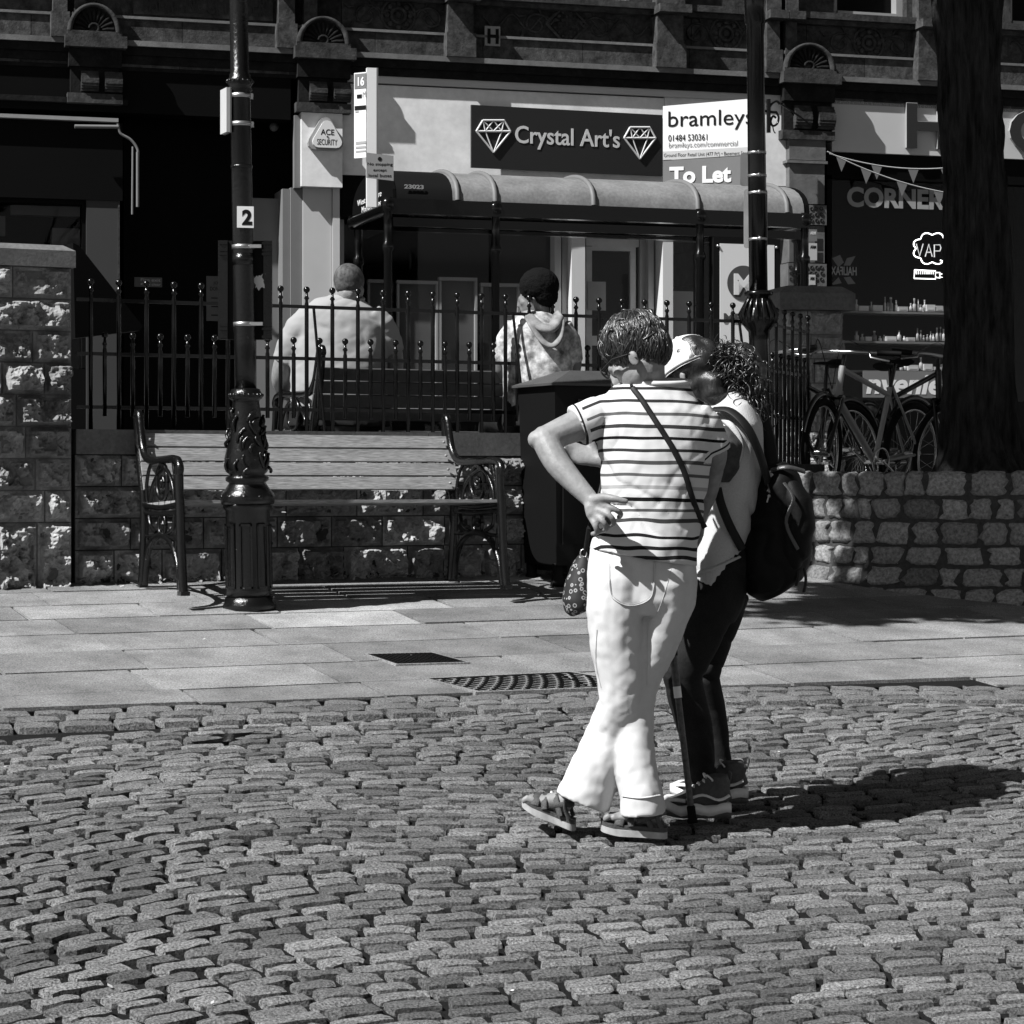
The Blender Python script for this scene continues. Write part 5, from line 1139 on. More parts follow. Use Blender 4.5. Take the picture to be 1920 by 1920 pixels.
# arms belong to the same body
elb = A(1021, 823, -.06); wr = A(1108, 938, -.17)
hd.limb([A(1135, 782, .0), A(1085, 797, -.02), elb], [.052, .050, .040], fl=1.0); hd.limb([elb, A(1048, 872, -.11), wr], [.042, .040, .026])
hd.ball(A(1006, 824, -.065), .028)
hd.loft([(wr, .024, .020), (A(1113, 950, -.185), .029, .020), (A(1117, 962, -.19), .031, .019), (A(1120, 970, -.188), .027, .015)], 16)
for q in ([(1124, 946, -.20), (1149, 953, -.222), (1164, 963, -.212), (1160, 970, -.19)], [(1120, 956, -.20), (1142, 966, -.226), (1151, 980, -.214), (1140, 986, -.185)], [(1114, 965, -.195), (1130, 977, -.22), (1137, 991, -.208), (1126, 996, -.18)], [(1108, 971, -.19), (1116, 985, -.208), (1120, 998, -.198), (1111, 1001, -.175)]):
    hd.limb([A(*x) for x in q], [.0098, .0096, .0090, .0080], 10, 4)
hd.ball(A(1134, 970, -.185), .021, (1, .8, .8)); hd.limb([A(1110, 940, -.18), A(1130, 933, -.21), A(1152, 935, -.232), A(1174, 940, -.235)], [.019, .0145, .0115, .0085], 12)
elr = A(1336, 880, .10); hd.limb([A(1325, 800, .0), A(1340, 850, .05), elr], [.046, .040, .034]); wr2 = A(1312, 968, .18); hd.limb([elr, A(1326, 925, .14), wr2], [.036, .032, .023])
hand(hd, wr2, (-.25, .35, -.9), (-.6, .6, 0), (-.7, -.3, 0), L=.165, curl=.6)
hd.limb([A(1228, 760, 0), A(1226, 900, .0)], [.05, .05])
# feet and shins inside the trousers
fL0, fL1 = Vector(G(1076, 1556)), Vector(G(984, 1546)); fR0, fR1 = Vector(G(1248, 1571)), Vector(G(1132, 1562))
def foot(body, heel, toe, lift=0, w=.036, up_to=None):
    d = (toe-heel); L = d.length; d.normalize(); sd = Vector((-d.y, d.x, 0)).normalized(); U = Vector((0, 0, 1)); X = lambda t, h: heel+d*L*t+U*(h+lift*t)
    body.loft([(X(.06, .055), w*.6, .026, sd), (X(.15, .058), w*.78, .032, sd), (X(.35, .056), w*.8, .032, sd), (X(.6, .048), w*1.05, .022, sd), (X(.78, .042), w*1.15, .015, sd), (X(.86, .040), w*1.05, .011, sd)], 16)
    body.limb([up_to, X(.13, .11)*.75+up_to*.25, X(.15, .075), X(.22, .058)], [.036, .027, .026, .030])
    for i in range(5):
        o = sd*(w*(.95-.47*i)); l = (.11, .12, .11, .095, .08)[i]*L*.9; r = (.012, .0085, .008, .008, .0075)[i]
        body.limb([X(.80, .042)+o*.9, X(.86, .046)+o+d*l*.4, X(.86, .038)+o+d*l], [r, r, r*.85], 8, 2)
    return X, d, sd, L
def sandal(parent, heel, toe, lift, w=.042):
    d = (toe-heel); L = d.length; d.normalize(); sd = Vector((-d.y, d.x, 0)).normalized(); U = Vector((0, 0, 1)); X = lambda t, s_, h: heel+d*L*t+sd*s_*w+U*(h+lift*t)
    out = [(-.03, 0), (-.01, .55), (.1, .8), (.35, .78), (.6, 1.0), (.85, 1.05), (1.0, .75), (1.05, 0), (1.0, -.7), (.85, -1), (.6, -.9), (.35, -.7), (.1, -.78), (-.01, -.55)]
    sh = thing('shoe', heel, parent[1], 'shoe', None); b = MB(); ol = bez([Vector((x, y, 0)) for x, y in out+[out[0]]], 4)[:-1]
    for h0, h1, g_, nm, m in ((0, .02, 1.02, 'outsole', 'sole'), (.0205, .034, .97, 'footbed', 'shoe')):
        b = MB(); n = len(ol); vs = [X(p.x, p.y*g_, h0+.010*max(0, p.x-.75)*3) for p in ol]+[X(p.x, p.y*g_, h1+.010*max(0, p.x-.75)*3) for p in ol]
        b.add(vs, [tuple(range(n))[::-1], tuple(range(n, 2*n))]+[(i, (i+1) % n, n+(i+1) % n, n+i) for i in range(n)]); b.build(nm, m, sh)
    def st(t0, t1, h, wd, fl=.25, s_=1.02, nm='strap'):
        b = MB(); pts = []
        for k in range(11): q = math.pi*k/10; pts.append(X(t0+(t1-t0)*math.sin(q)*.5+(t1-t0)*.5*k/10, s_*math.cos(q), .034+h*math.sin(q)))
        b.tube(pts, wd, 8, flat=.22, up=d); b.build(nm, 'shoe', sh)
    st(.74, .68, .030, .015); st(.54, .58, .040, .010); st(.22, .42, .056, .009)
    b = MB(); b.tube(bez([X(.45, .95, .05), X(.12, .85, .075), X(-.0, 0, .08), X(.12, -.85, .075), X(.45, -.95, .05)], 5), .009, 8, flat=.25, up=U); b.build('heel_strap', 'shoe', sh)
    b = MB()
    for s_ in (1, -1): b.tube(bez([X(.05, .8*s_, .034), X(.12, .9*s_, .06), X(.12, .88*s_, .09)], 3), .009, 6, flat=.3)
    b.build('side_strap', 'shoe', sh)
    b = MB(); b.ball(X(.50, -1.0, .075), .009, 8); b.build('buckle', 'steel', sh); return sh
dL = (fL0+(fL1-fL0)*.16).y-7.26; dR = (fR0+(fR1-fR0)*.16).y-7.26; print('depths', dL, dR)
foot(hd, fL0+Vector((0, 0, .012)), fL1+Vector((0, 0, .012)), .035, up_to=A(1100, 1462, dL)); foot(hd, fR0+Vector((0, 0, .012)), fR1+Vector((0, 0, .012)), .0, up_to=A(1206, 1470, dR))
hd.limb([A(1104, 1455, dL), A(1160, 1310, -.0), A(1160, 1100, 0), A(1226, 900, 0)], [.038, .05, .07, .08]); hd.limb([A(1206, 1470, dR), A(1190, 1310, .02), A(1245, 1100, 0), A(1226, 900, 0)], [.038, .05, .07, .08])
hd.limb([A(1135, 790, 0), A(1320, 795, 0)], [.045, .04])
skin(hd, 'body', 'skin', wa, .0046, 3)
def lz(p0, p1, L): return p0+(p1-p0).normalized()*L
sandal((0, 'grey strapped sandal with lifted toe on the trailing left foot'), fL0, fL1, .05)
sandal((0, 'grey strapped sandal flat on the setts, nearest the camera'), fR0, fR1, .0)
# trousers
tb_ = Body(); dL = (fL0+(fL1-fL0)*.16).y-7.26; dR = (fR0+(fR1-fR0)*.16).y-7.26
tb_.loft([(A(1206, 1022), a_(98), .108), (A(1204, 1050), a_(101), .118), (A(1204, 1090), a_(104), .128), (A(1203, 1125), a_(103), .128), (A(1200, 1150), a_(94), .11)], 28)
tb_.loft([(A(1252, 1085, -.02), a_(46), .105), (A(1248, 1140, -.01), a_(49), .098), (A(1226, 1210, .0), a_(44), .082), (A(1200, 1275, .01), a_(38), .072), (A(1190, 1330, .01+dR*.15), a_(37), .069), (A(1188, 1390, dR*.45), a_(38), .068), (A(1194, 1450, dR*.8), a_(39), .072), (A(1203, 1490, dR), a_(41), .078), (A(1206, 1526, dR), a_(44), .082)], 22)
tb_.loft([(A(1158, 1085, -.03), a_(54), .112), (A(1154, 1140, -.035), a_(55), .105), (A(1156, 1210, -.035), a_(50), .09), (A(1166, 1275, -.03), a_(46), .08), (A(1166, 1320, -.02), a_(44), .076), (A(1144, 1375, .02), a_(45), .074), (A(1122, 1430, dL*.7), a_(48), .078), (A(1100, 1484, dL), a_(52), .08), (A(1092, 1505, dL), a_(53), .08)], 22)
tb_.ball(A(1162, 1085, -.065), .072); tb_.ball(A(1248, 1085, -.052), .070)
knee = A(1185, 1315); 
def tf(p, n):
    z = p.z; k = 0
    d1 = foldf(36, .008, (.45, .1, 1), 1, .3)(p, n); d2 = foldf(60, .005, (-.6, .2, 1), 5, .3)(p, n); d3 = foldf(44, .005, (.9, .1, .30), 9, .3)(p, n)
    kn = math.exp(-((p-knee).length/.17)**2); hp = math.exp(-((z-A(0, 1150).z)/.10)**2)
    return -.5*(d1*(.1+1.5*kn+.5*hp)+d2*(.4+kn)+d3*.5)+.0025*nz(p.x, p.y, p.z, 35)
skin(tb_, 'trousers', 'trouser', wa, .007, 3, tf)
# back pocket, seams and cuff
def onback(px, py, off):   # point on the back surface of torso/trousers near this pixel
    return A(px, py, off)
def surf_depth(obj, px, py, extra):      # first hit of the view ray with an object's mesh
    me = obj.data; from mathutils.bvhtree import BVHTree
    if obj.name not in BVH: l = WLOC[obj.name]; BVH[obj.name] = BVHTree.FromPolygons([v.co+l for v in me.vertices], [tuple(p.vertices) for p in me.polygons])
    o = Vector((0, 0, CZ)); d = Vector(((px-960)/F, 1, (HY-py)/F)).normalized(); h = BVH[obj.name].ray_cast(o, d)
    return (h[0]+h[1]*extra if h[0] is not None else None)
BVH = {}
trs = [o for o in wa.children if o.name.startswith('trousers')][0]
def seam(obj, pts, r, name, m, par, n=26, extra=.002, flat=.6):
    cv = bez([Vector((x, y, 0)) for x, y in pts], 8); q = [surf_depth(obj, p.x, p.y, extra) for p in cv]; q = [x for x in q if x is not None]
    if len(q) > 2: b = MB(); b.tube(q, r, 6, flat=flat); return b.build(name, m, par)
M['seam'] = mat('seam_thread', .5, .9)
cv = [(1142, 1058), (1143, 1100), (1150, 1122), (1178, 1136), (1215, 1126), (1226, 1100), (1228, 1045)]
seam(trs, cv, .0028, 'pocket_edge', 'trouser', wa, extra=.0015); seam(trs, [(x*.96+1185*.04, y-3) for x, y in cv], .0009, 'pocket_stitching', 'seam', wa)
seam(trs, [(1262, 1050), (1250, 1100), (1232, 1150), (1216, 1170), (1214, 1230), (1213, 1285)], .0012, 'seat_seam', 'seam', wa, extra=.0004)
seam(trs, [(1168, 1492), (1200, 1496), (1237, 1491)], .003, 'cuff_edge', 'trouser', wa); seam(trs, [(1120, 1180), (1118, 1240), (1128, 1290)], .0012, 'side_seam', 'seam', wa)
# striped shirt
STR = [(729, .02), (753, .03), (777, .10), (800, .035), (822, .008), (844, .03), (866, .07), (889, .10), (912, .30), (935, .008), (955, .08), (974, .05), (1003, .012), (1025, .012), (1043, .02)]
def shirt_mat():
    m = mat('striped_cotton', .78, .85, spec=.1); t = m.node_tree; N = t.nodes; L = t.links; b = N['Principled BSDF']
    at = N.new('ShaderNodeAttribute'); at.attribute_name = 'sy'; rp = N.new('ShaderNodeValToRGB'); rp.color_ramp.interpolation = 'CONSTANT'; e = rp.color_ramp.elements
    g3 = lambda x: (x, x, x, 1); e[0].position = 0; e[0].color = g3(.56); e[1].position = 1; e[1].color = g3(.56); L.new(at.outputs['Fac'], rp.inputs[0])
    for y, v in STR: hw = 3.1 if v < .2 else 3.6; q = e.new((y-hw-700)/360); q.color = g3(v); q = e.new((y+hw-700)/360); q.color = g3(.56)
    a2 = N.new('ShaderNodeAttribute'); a2.attribute_name = 'cf'; r2 = N.new('ShaderNodeValToRGB'); r2.color_ramp.interpolation = 'CONSTANT'; e = r2.color_ramp.elements
    e[0].position = 0; e[0].color = g3(.56); e[1].position = .30; e[1].color = g3(.02); q = e.new(.50); q.color = g3(.56); L.new(a2.outputs['Fac'], r2.inputs[0])
    lt = N.new('ShaderNodeMath'); lt.operation = 'LESS_THAN'; lt.inputs[1].default_value = .85; L.new(a2.outputs['Fac'], lt.inputs[0]); mx = N.new('ShaderNodeMix'); mx.data_type = 'RGBA'
    L.new(lt.outputs[0], mx.inputs['Factor']); L.new(rp.outputs[0], mx.inputs['A']); L.new(r2.outputs[0], mx.inputs['B']); L.new(mx.outputs['Result'], b.inputs['Base Color'])
    n_ = N.new('ShaderNodeTexNoise'); n_.inputs['Scale'].default_value = 11; n_.inputs['Detail'].default_value = 1.5; bp = N.new('ShaderNodeBump'); bp.inputs['Strength'].default_value = .4; bp.inputs['Distance'].default_value = .03
    tc = N.new('ShaderNodeTexCoord'); L.new(tc.outputs['Object'], n_.inputs['Vector']); L.new(n_.outputs['Fac'], bp.inputs['Height']); L.new(bp.outputs[0], b.inputs['Normal']); return m
sb_ = Body()
sb_.loft([(A(1240, 716, .0), a_(50), .062), (A(1240, 728, .0), a_(64), .07), (A(1234, 744, .0), a_(88), .085), (A(1230, 768, .0), a_(108), .10), (A(1229, 805, .0), a_(111), .112), (A(1228, 860, .0), a_(107), .12), (A(1225, 920, .0), a_(101), .118), (A(1219, 975, .0), a_(97), .118), (A(1211, 1015, .0), a_(99), .128), (A(1206, 1046, .0), a_(102), .134)], 32)
sb_.loft([(A(1160, 772, .0), .062, .062), (A(1125, 780, -.0), .066, .064), (A(1102, 790, -.01), .066, .064), (A(1082, 800, -.02), .067, .064)], 20, (0, 0, 1))
sb_.loft([(A(1300, 775, .0), .055, .06), (A(1322, 800, .01), .056, .058), (A(1334, 825, .02), .053, .056), (A(1340, 846, .03), .052, .056)], 20, (1, 0, 0))
def sf(p, n):
    y = p.z; low = 1/(1+math.exp((y-A(0, 900).z)*30)); pull = math.exp(-((p-A(1140, 960, -.12)).length/.16)**2)
    side = math.exp(-((p.x-A(1130, 0).x)/.05)**2)
    return -(foldf(40, .009, (.55, 0, 1), 3, .3)(p, n)*(.2+1.1*low+1.1*pull)+foldf(50, .005, (-.8, 0, .7), 7, .3)(p, n)*(.5+.6*low)+foldf(40, .007, (1, .2, -.25), 12, .3)(p, n)*(.2+1.0*side))+.002*nz(p.x, p.y, p.z, 30)
shirt = skin(sb_, 'striped_shirt', shirt_mat(), wa, .0062, 2, sf)
l = WLOC[shirt.name]; me = shirt.data; sh_ = []
vals = []; cfv = []; cuffL = A(1082, 800, -.02); axL = (A(1160, 772)-cuffL).normalized(); cuffR = A(1340, 846, .03); axR = (A(1322, 800, .01)-cuffR).normalized()
for v in me.vertices:
    p = v.co+l; py = HY-(p.z-CZ)*sA; px = 960+p.x*sA
    low = max(0, min(1, (py-930)/60)); yy = py-.02*(px-1225)-.00018*(px-1225)**2+2.5*nz(p.x, p.y, p.z, 9)+7*low*nz(p.x, p.y, p.z, 11)
    yy -= max(0, 1125-px)*.40
    vals.append((yy-700)/360); c = 1.0
    if px < 1112 and py < 860: c = min(1, max(0, (p-cuffL).dot(axL)/.03))
    if px > 1318 and py > 815 and p.z > A(0, 870).z: c = min(1, max(0, (p-cuffR).dot(axR)/.03))
    cfv.append(c)
me.attributes.new('sy', 'FLOAT', 'POINT').data.foreach_set('value', vals); me.attributes.new('cf', 'FLOAT', 'POINT').data.foreach_set('value', cfv)
b = MB(); rg = [A(1240+math.cos(t)*53, 716+3*math.sin(t), -.066*math.sin(t)) for t in [i*math.pi/14 for i in range(29)]]; b.tube(rg, .008, 7); b.build('collar', 'trouser', wa)
# hair: cut shell plus strands
hb_ = Body(); cap_c = hc+u1*.038-f1*.018
def ellb(body, c, f, r, u, a, e, g):
    bb = MB(); bb.ball((0, 0, 0), 1, 22); body.b.add([c+f*v[1]*a+r*v[0]*e+u*v[2]*g for v in bb.v], bb.f, 1, True)
ellb(hb_, cap_c, f1, r1, u1, .101, .083, .089); ellb(hb_, cap_c-f1*.035-u1*.042, f1, r1, u1, .066, .068, .070); ellb(hb_, cap_c+f1*.042+u1*.018, f1, r1, u1, .050, .068, .054)
def hf(p, n): return .006*nz(p.x, p.y, p.z*.6, 26)+.004*nz(p.x, p.y, p.z*.4, 60)
hr = skin(hb_, 'hair', 'hair', wa, .006, 3, hf)
M['hairt'] = mat('dark_hair_tufts', .022, .33, spec=.75, tone=True)
crown = (u1*.8-f1*.45).normalized(); b = MB()
tufts(b, cap_c, (.104, .086, .092), crown, 2200, .0021, .08, 5, lambda d: d.dot(u1) > -.55-.0*d.dot(f1) and not (d.dot(f1) > .45 and d.dot(u1) < .15), .0025, .30, (.3, 2.8), (f1, r1, u1))
tufts(b, cap_c-f1*.035-u1*.045, (.068, .070, .074), crown, 1000, .0018, .045, 6, lambda d: d.dot(f1) < .15, .002, .25, (.4, 1.8), (f1, r1, u1)); tufts(b, cap_c, (.103, .085, .091), crown, 170, .0045, .07, 15, lambda d: d.dot(u1) > -.6 and not (d.dot(f1) > .45 and d.dot(u1) < .15), .006, .6, (.5, 1.8), (f1, r1, u1)); b.build('strands', 'hairt', hr)
gl = MB(); ear = hc+r1*(.08 if r1.dot(Vector((0, -1, 0))) > 0 else -.08)*.98-u1*.034
sgn = 1 if r1.dot(Vector((0, -1, 0))) > 0 else -1
gl.tube([ear+u1*.018, hc+r1*sgn*.078+f1*.05+u1*.0, hc+r1*sgn*.06+f1*.098-u1*.004], .003, 6)
ellb_ = lambda o: None
gl.tube([hc+r1*sgn*.034+f1*.104-u1*.008+(r1*math.cos(t)*.026+u1*math.sin(t)*.018) for t in [i*math.pi/8 for i in range(17)]], .0028, 5); gl.tube([hc-r1*sgn*.034+f1*.104-u1*.008+(r1*math.cos(t)*.026+u1*math.sin(t)*.018) for t in [i*math.pi/8 for i in range(17)]], .0028, 5)
gl.tube([hc+r1*sgn*.008+f1*.112, hc-r1*sgn*.008+f1*.112], .0028, 5); gl.tube([ear+u1*.018-f1*.004, ear-u1*.008-f1*.018], .003, 5)
tg = gl.build('glasses', 'strap', None); tag(seta(tg), 'dark glasses worn by the person in the striped T-shirt', 'glasses')
# cross-body handbag
hbg = thing('handbag', A(1086, 1150, .12), 'small patterned handbag on a thin black cross-body strap at the hip', 'handbag')
q = []
for x, y in [(p.x, p.y) for p in bez([Vector((x, y, 0)) for x, y in ((1186, 728), (1205, 752), (1228, 788), (1256, 832), (1280, 880), (1296, 930), (1308, 965), (1322, 990))], 6)]:
    h = surf_depth(shirt, x, y, .004); q.append(h if h is not None else A(x, y, -.02))
b = MB(); b.tube(q, .0088, 8, flat=.3, up=(1, 0, .6)); b.build('strap', 'strap', hbg)
b = MB(); b.tube(bez([A(1104, 990, .04), A(1098, 1030, .08), A(1094, 1050, .10)], 4), .007, 8); b.tube(bez([q[0], A(1176, 716, .02), A(1165, 735, .12), A(1130, 900, .17), A(1104, 990, .06)], 5), .006, 6); b.build('strap_end', 'strap', hbg)
bb_ = Body(); bb_.loft([(A(1096, 1042, .11), .020, .035), (A(1092, 1062, .11), .034, .05), (A(1086, 1095, .11), .046, .06), (A(1084, 1125, .11), .052, .066), (A(1086, 1140, .11), .048, .062), (A(1090, 1149, .11), .034, .045)], 20)
def bagmat():
    m = mat('patterned_canvas', .03, .7); t = m.node_tree; N = t.nodes; L = t.links; b = N['Principled BSDF']; tc = N.new('ShaderNodeTexCoord')
    wv = N.new('ShaderNodeTexVoronoi'); wv.feature = 'DISTANCE_TO_EDGE'; wv.inputs['Scale'].default_value = 55; v2 = N.new('ShaderNodeTexVoronoi'); v2.inputs['Scale'].default_value = 55
    L.new(tc.outputs['Object'], wv.inputs['Vector']); L.new(tc.outputs['Object'], v2.inputs['Vector'])
    r = N.new('ShaderNodeValToRGB'); r.color_ramp.interpolation = 'CONSTANT'; e = r.color_ramp.elements; e[0].position = 0; e[0].color = (.01, .01, .01, 1); e[1].position = .22; e[1].color = (.28, .28, .28, 1); e3 = e.new(.38); e3.color = (.01, .01, .01, 1)
    L.new(v2.outputs['Distance'], r.inputs[0]); L.new(r.outputs[0], b.inputs['Base Color']); return m
skin(bb_, 'pouch', bagmat(), hbg, .007, 3)
b = MB(); b.tube([A(1094+6*math.cos(t), 1038+8*math.sin(t), .08) for t in [i*math.pi/7 for i in range(15)]], .0025, 5); b.build('buckle', 'steel', hbg)

# ===== the person with cap and backpack =====
def B(px, py, d=0): return P(px, py, 7.70+d)
sB = F/7.70; b_ = lambda x: x/sB
wb = thing('person', G(1320, 1520), 'person in white cap and pale sleeveless knit leaning in, seen from behind', 'person')
bd = Body(); hcB = B(1300, 700, .0); f2, r2_, u2 = head(bd, hcB+Vector((-.012, .0, .012)), (-.70, .62, -.46), (-.34, .26, .86), .86)
bd.limb([B(1362, 775), B(1342, 742, .03), hcB-u2*.05-f2*.02], [.052, .042, .045])
sh2 = B(1366, 832, -.14); el2 = B(1325, 905, -.10); hn = B(1122, 862, -.06); bd.limb([sh2, B(1350, 870, -.13), el2], [.05, .045, .038]); bd.limb([el2, B(1220, 890, -.08), hn], [.038, .036, .024])
hand(bd, hn, (-.85, .1, .25), (.1, .3, 1), (0, -1, .1), L=.165, curls=[.15, .5, .7, .8])
sh3 = B(1350, 830, .15); el3 = B(1300, 940, .16); h3 = B(1252, 1058, -.20); bd.limb([sh3, el3, h3], [.046, .038, .024]); hand(bd, h3, (-.3, 0, -.9), (-.9, 0, .2), (0, -1, 0), L=.15, curl=1.2)
bd.limb([B(1366, 800), B(1360, 960), B(1348, 1080)], [.07, .08, .08]); bd.limb([sh2, B(1366, 810, 0), sh3], [.045, .06, .045]); bd.limb([B(1348, 1080), B(1290, 1270, -.05), B(1320, 1500, 0)], [.06, .032, .018]); bd.limb([B(1348, 1080), B(1324, 1270, .14), B(1360, 1480, .2)], [.06, .030, .018])
skin(bd, 'body', 'skin', wb, .0075, 3)
jb = Body(); H2 = (1, 0, 0)
jb.ball(B(1370, 1055), .088, (1, 1.5, 1.2)); jb.loft([(B(1352, 1020), b_(54), .14), (B(1346, 1085), b_(60), .15), (B(1340, 1130), b_(54), .14), (B(1334, 1160), b_(44), .12)], 24)
jb.loft([(B(1330, 1110, -.06), b_(50), .085), (B(1322, 1160, -.06), b_(47), .08), (B(1298, 1220, -.06), b_(42), .074), (B(1279, 1268, -.05), b_(38), .066), (B(1288, 1310, -.03), b_(36), .062), (B(1302, 1360, -.02), b_(34), .060), (B(1311, 1410, -.01), b_(31), .055), (B(1316, 1450, .0), b_(28), .05), (B(1320, 1478, .0), b_(28), .048)], 20)
jb.loft([(B(1362, 1110, .07), b_(46), .085), (B(1352, 1160, .09), b_(38), .08), (B(1334, 1220, .12), b_(32), .07), (B(1322, 1270, .14), b_(28), .06), (B(1334, 1320, .17), b_(26), .058), (B(1344, 1370, .19), b_(23), .054), (B(1352, 1420, .20), b_(20), .046), (B(1358, 1460, .20), b_(19), .044)], 20)
def jf(p, n):
    k = math.exp(-((p.z-B(0, 1450).z)/.07)**2)+.8*math.exp(-((p.z-B(0, 1275).z)/.05)**2)
    return -(foldf(55, .014, (.3, 0, 1), 2)(p, n)*(.15+1.3*k)+foldf(30, .008, (.8, 0, .8), 4)(p, n)*.7)
skin(jb, 'jeans', 'jean', wb, .0075, 3, jf)
kb = Body()
kb.loft([(B(1352, 742), b_(38), .08), (B(1366, 766), b_(50), .13), (B(1372, 800), b_(58), .17), (B(1372, 860), b_(61), .18), (B(1366, 930), b_(60), .17), (B(1357, 985), b_(58), .165), (B(1341, 1030), b_(55), .165), (B(1328, 1065), b_(44), .165), (B(1318, 1092), b_(30), .15)], 28)
def kf(p, n): return -(foldf(24, .012, (-.3, 0, 1), 8)(p, n)*(.4+1.1*math.exp(-((p.z-B(0, 970).z)/.09)**2))+foldf(30, .006, (.6, 0, .8), 3)(p, n)*.5)-.0018*(math.sin(p.x*420)*(1 if p.z < B(0, 1035).z else 0))
knit = skin(kb, 'knit_vest', 'knit', wb, .007, 3, kf)
rib_ = None
for i in range(34):      # ribbed hem
    x0 = 1288+i*3.1; y0 = 1092-i*2.4
seam(knit, [(1345, 778), (1372, 800), (1388, 835), (1378, 875), (1352, 900)], .012, 'armhole_rib', 'knit', wb)
seam(knit, [(1296, 1075), (1330, 1068), (1370, 1050), (1400, 1036)], .009, 'ribbed_hem', 'knit', wb)
ab = Body(); ab.loft([(B(1356, 815, -.12), .055, .055), (B(1362, 840, -.15), .062, .058), (B(1355, 872, -.16), .056, .055), (B(1345, 895, -.15), .045, .045)], 18)
skin(ab, 'dark_sleeve', mat('dark_printed_sleeve', .03, .6, nscale=30, namt=1.2), wb, .007, 3, foldf(50, .008, (1, 0, 1), 3))
# cap
cb_ = MB(); cc = B(1296, 694, .0); cu = (u2*1.0+f2*.02).normalized(); cf = f2
def cp_(th, ph, k=1): return cc+cf*(math.cos(th)*math.cos(ph)*.104*k)+r2_*(math.sin(th)*math.cos(ph)*.088*k)+cu*(math.sin(ph)**.8*.118*k)
nT, nP = 48, 14; vs = [cp_(2*math.pi*i/nT, (math.pi/2)*j/nP) for j in range(nP+1) for i in range(nT)]
vs = [v+(v-cc).normalized()*(.003*nz(v.x, v.y, v.z, 22)) for v in vs]
fs = []
for j in range(nP):
    for i in range(nT):
        th = 2*math.pi*(i+.5)/nT
        if abs(th-math.pi) < .75*math.sqrt(max(0, 1-((j-1.5)/4.5)**2)) and 1 < j < 6: continue
        fs.append((j*nT+i, j*nT+(i+1) % nT, (j+1)*nT+(i+1) % nT, (j+1)*nT+i))
cb_.add(vs, fs, 1, True); cpo = cb_.build('crown', 'capm', None); cpt = thing('cap', cc, 'white baseball cap with dark curly ponytail pulled through the back opening', 'cap'); cpo.data.transform(Matrix.Translation(-cc)); cpo.parent = cpt; WLOC[cpo.name] = cc.copy()
b = MB(); bp_ = []
for i in range(15):
    a = -1.05+2.1*i/14; e = cp_(a, .02); o = cc+cf*(math.cos(a)*.178-.0)+r2_*(math.sin(a)*.098)-cu*(.012+.03*math.cos(a)); bp_.append((e, o))
vs = []; 
for e, o in bp_: vs += [e, (e+o)/2+cu*.006, o, o-cu*.003, (e+o)/2+cu*.003, e-cu*.003]
b.add(vs, [(6*i+k, 6*i+(k+1) % 6, 6*i+6+(k+1) % 6, 6*i+6+k) for i in range(14) for k in range(6)], 1, True); b.build('brim', 'capm', cpt)
b = MB(); b.tube([cp_(2*math.pi*i/40, .03, 1.005) for i in range(41)], .0035, 6); b.build('edge_band', 'greyp', cpt)
for k in (0, .78, -.78, 1.57, -1.57, 2.36, -2.36):
    b = MB(); b.tube([cp_(k, p, 1.003) for p in [.08+i*.12 for i in range(13)]], .0012, 4); b.build('panel_seam', 'capm', cpt)
b = MB(); b.ball(cp_(math.pi, math.pi/2, 1.0), .008, 8); b.build('button', 'capm', cpt)
b = MB(); b.ball(cp_(-2.5 if r2_.y > 0 else 2.5, .22, 1.01), .006, 8); b.build('strap_snap', 'strap', cpt)
# curly ponytail
hb2 = Body(); ellb(hb2, cc+cu*.02-cf*.02, f2, r2_, u2, .092, .080, .085); hb2.limb([B(1350, 668), B(1380, 672), B(1400, 700), B(1398, 745)], [.035, .055, .068, .05]); hb2.limb([B(1345, 700), B(1350, 740), B(1362, 765)], [.045, .05, .03]); hb2.limb([B(1326, 700, -.03), B(1336, 722, -.06), B(1350, 755, -.06)], [.04, .045, .03]); hb2.limb([B(1300, 712, -.03), B(1330, 725, -.04)], [.05, .05])
hr2 = skin(hb2, 'hair', 'hair', wb, .008, 3, lambda p, n: .012*nz(p.x, p.y, p.z, 28))
b = MB(); rnd = random.Random(31)
for i in range(900):
    t = rnd.random(); base = bez([B(1342, 662), B(1374, 668), B(1392, 708), B(1386, 762)], 6)[int(t*18)]; c = base+Vector((rnd.gauss(0, .026), rnd.uniform(-.075, .03), rnd.gauss(0, .025))); d = Vector((rnd.gauss(.1, .5), rnd.gauss(0, .4), -1)).normalized(); a = d.orthogonal().normalized(); e = d.cross(a); R_ = rnd.uniform(.006, .013); L = rnd.uniform(.05, .11); tw = rnd.uniform(.8, 1.9)
    b.tube([c+d*L*j/14+(a*math.cos(tw*6.28*j/14)+e*math.sin(tw*6.28*j/14))*R_ for j in range(15)], [.0008+.0018*math.sin(math.pi*j/14) for j in range(15)], 4, tone=rnd.uniform(.3, 1.6))
b.build('curls', 'hairt', hr2)
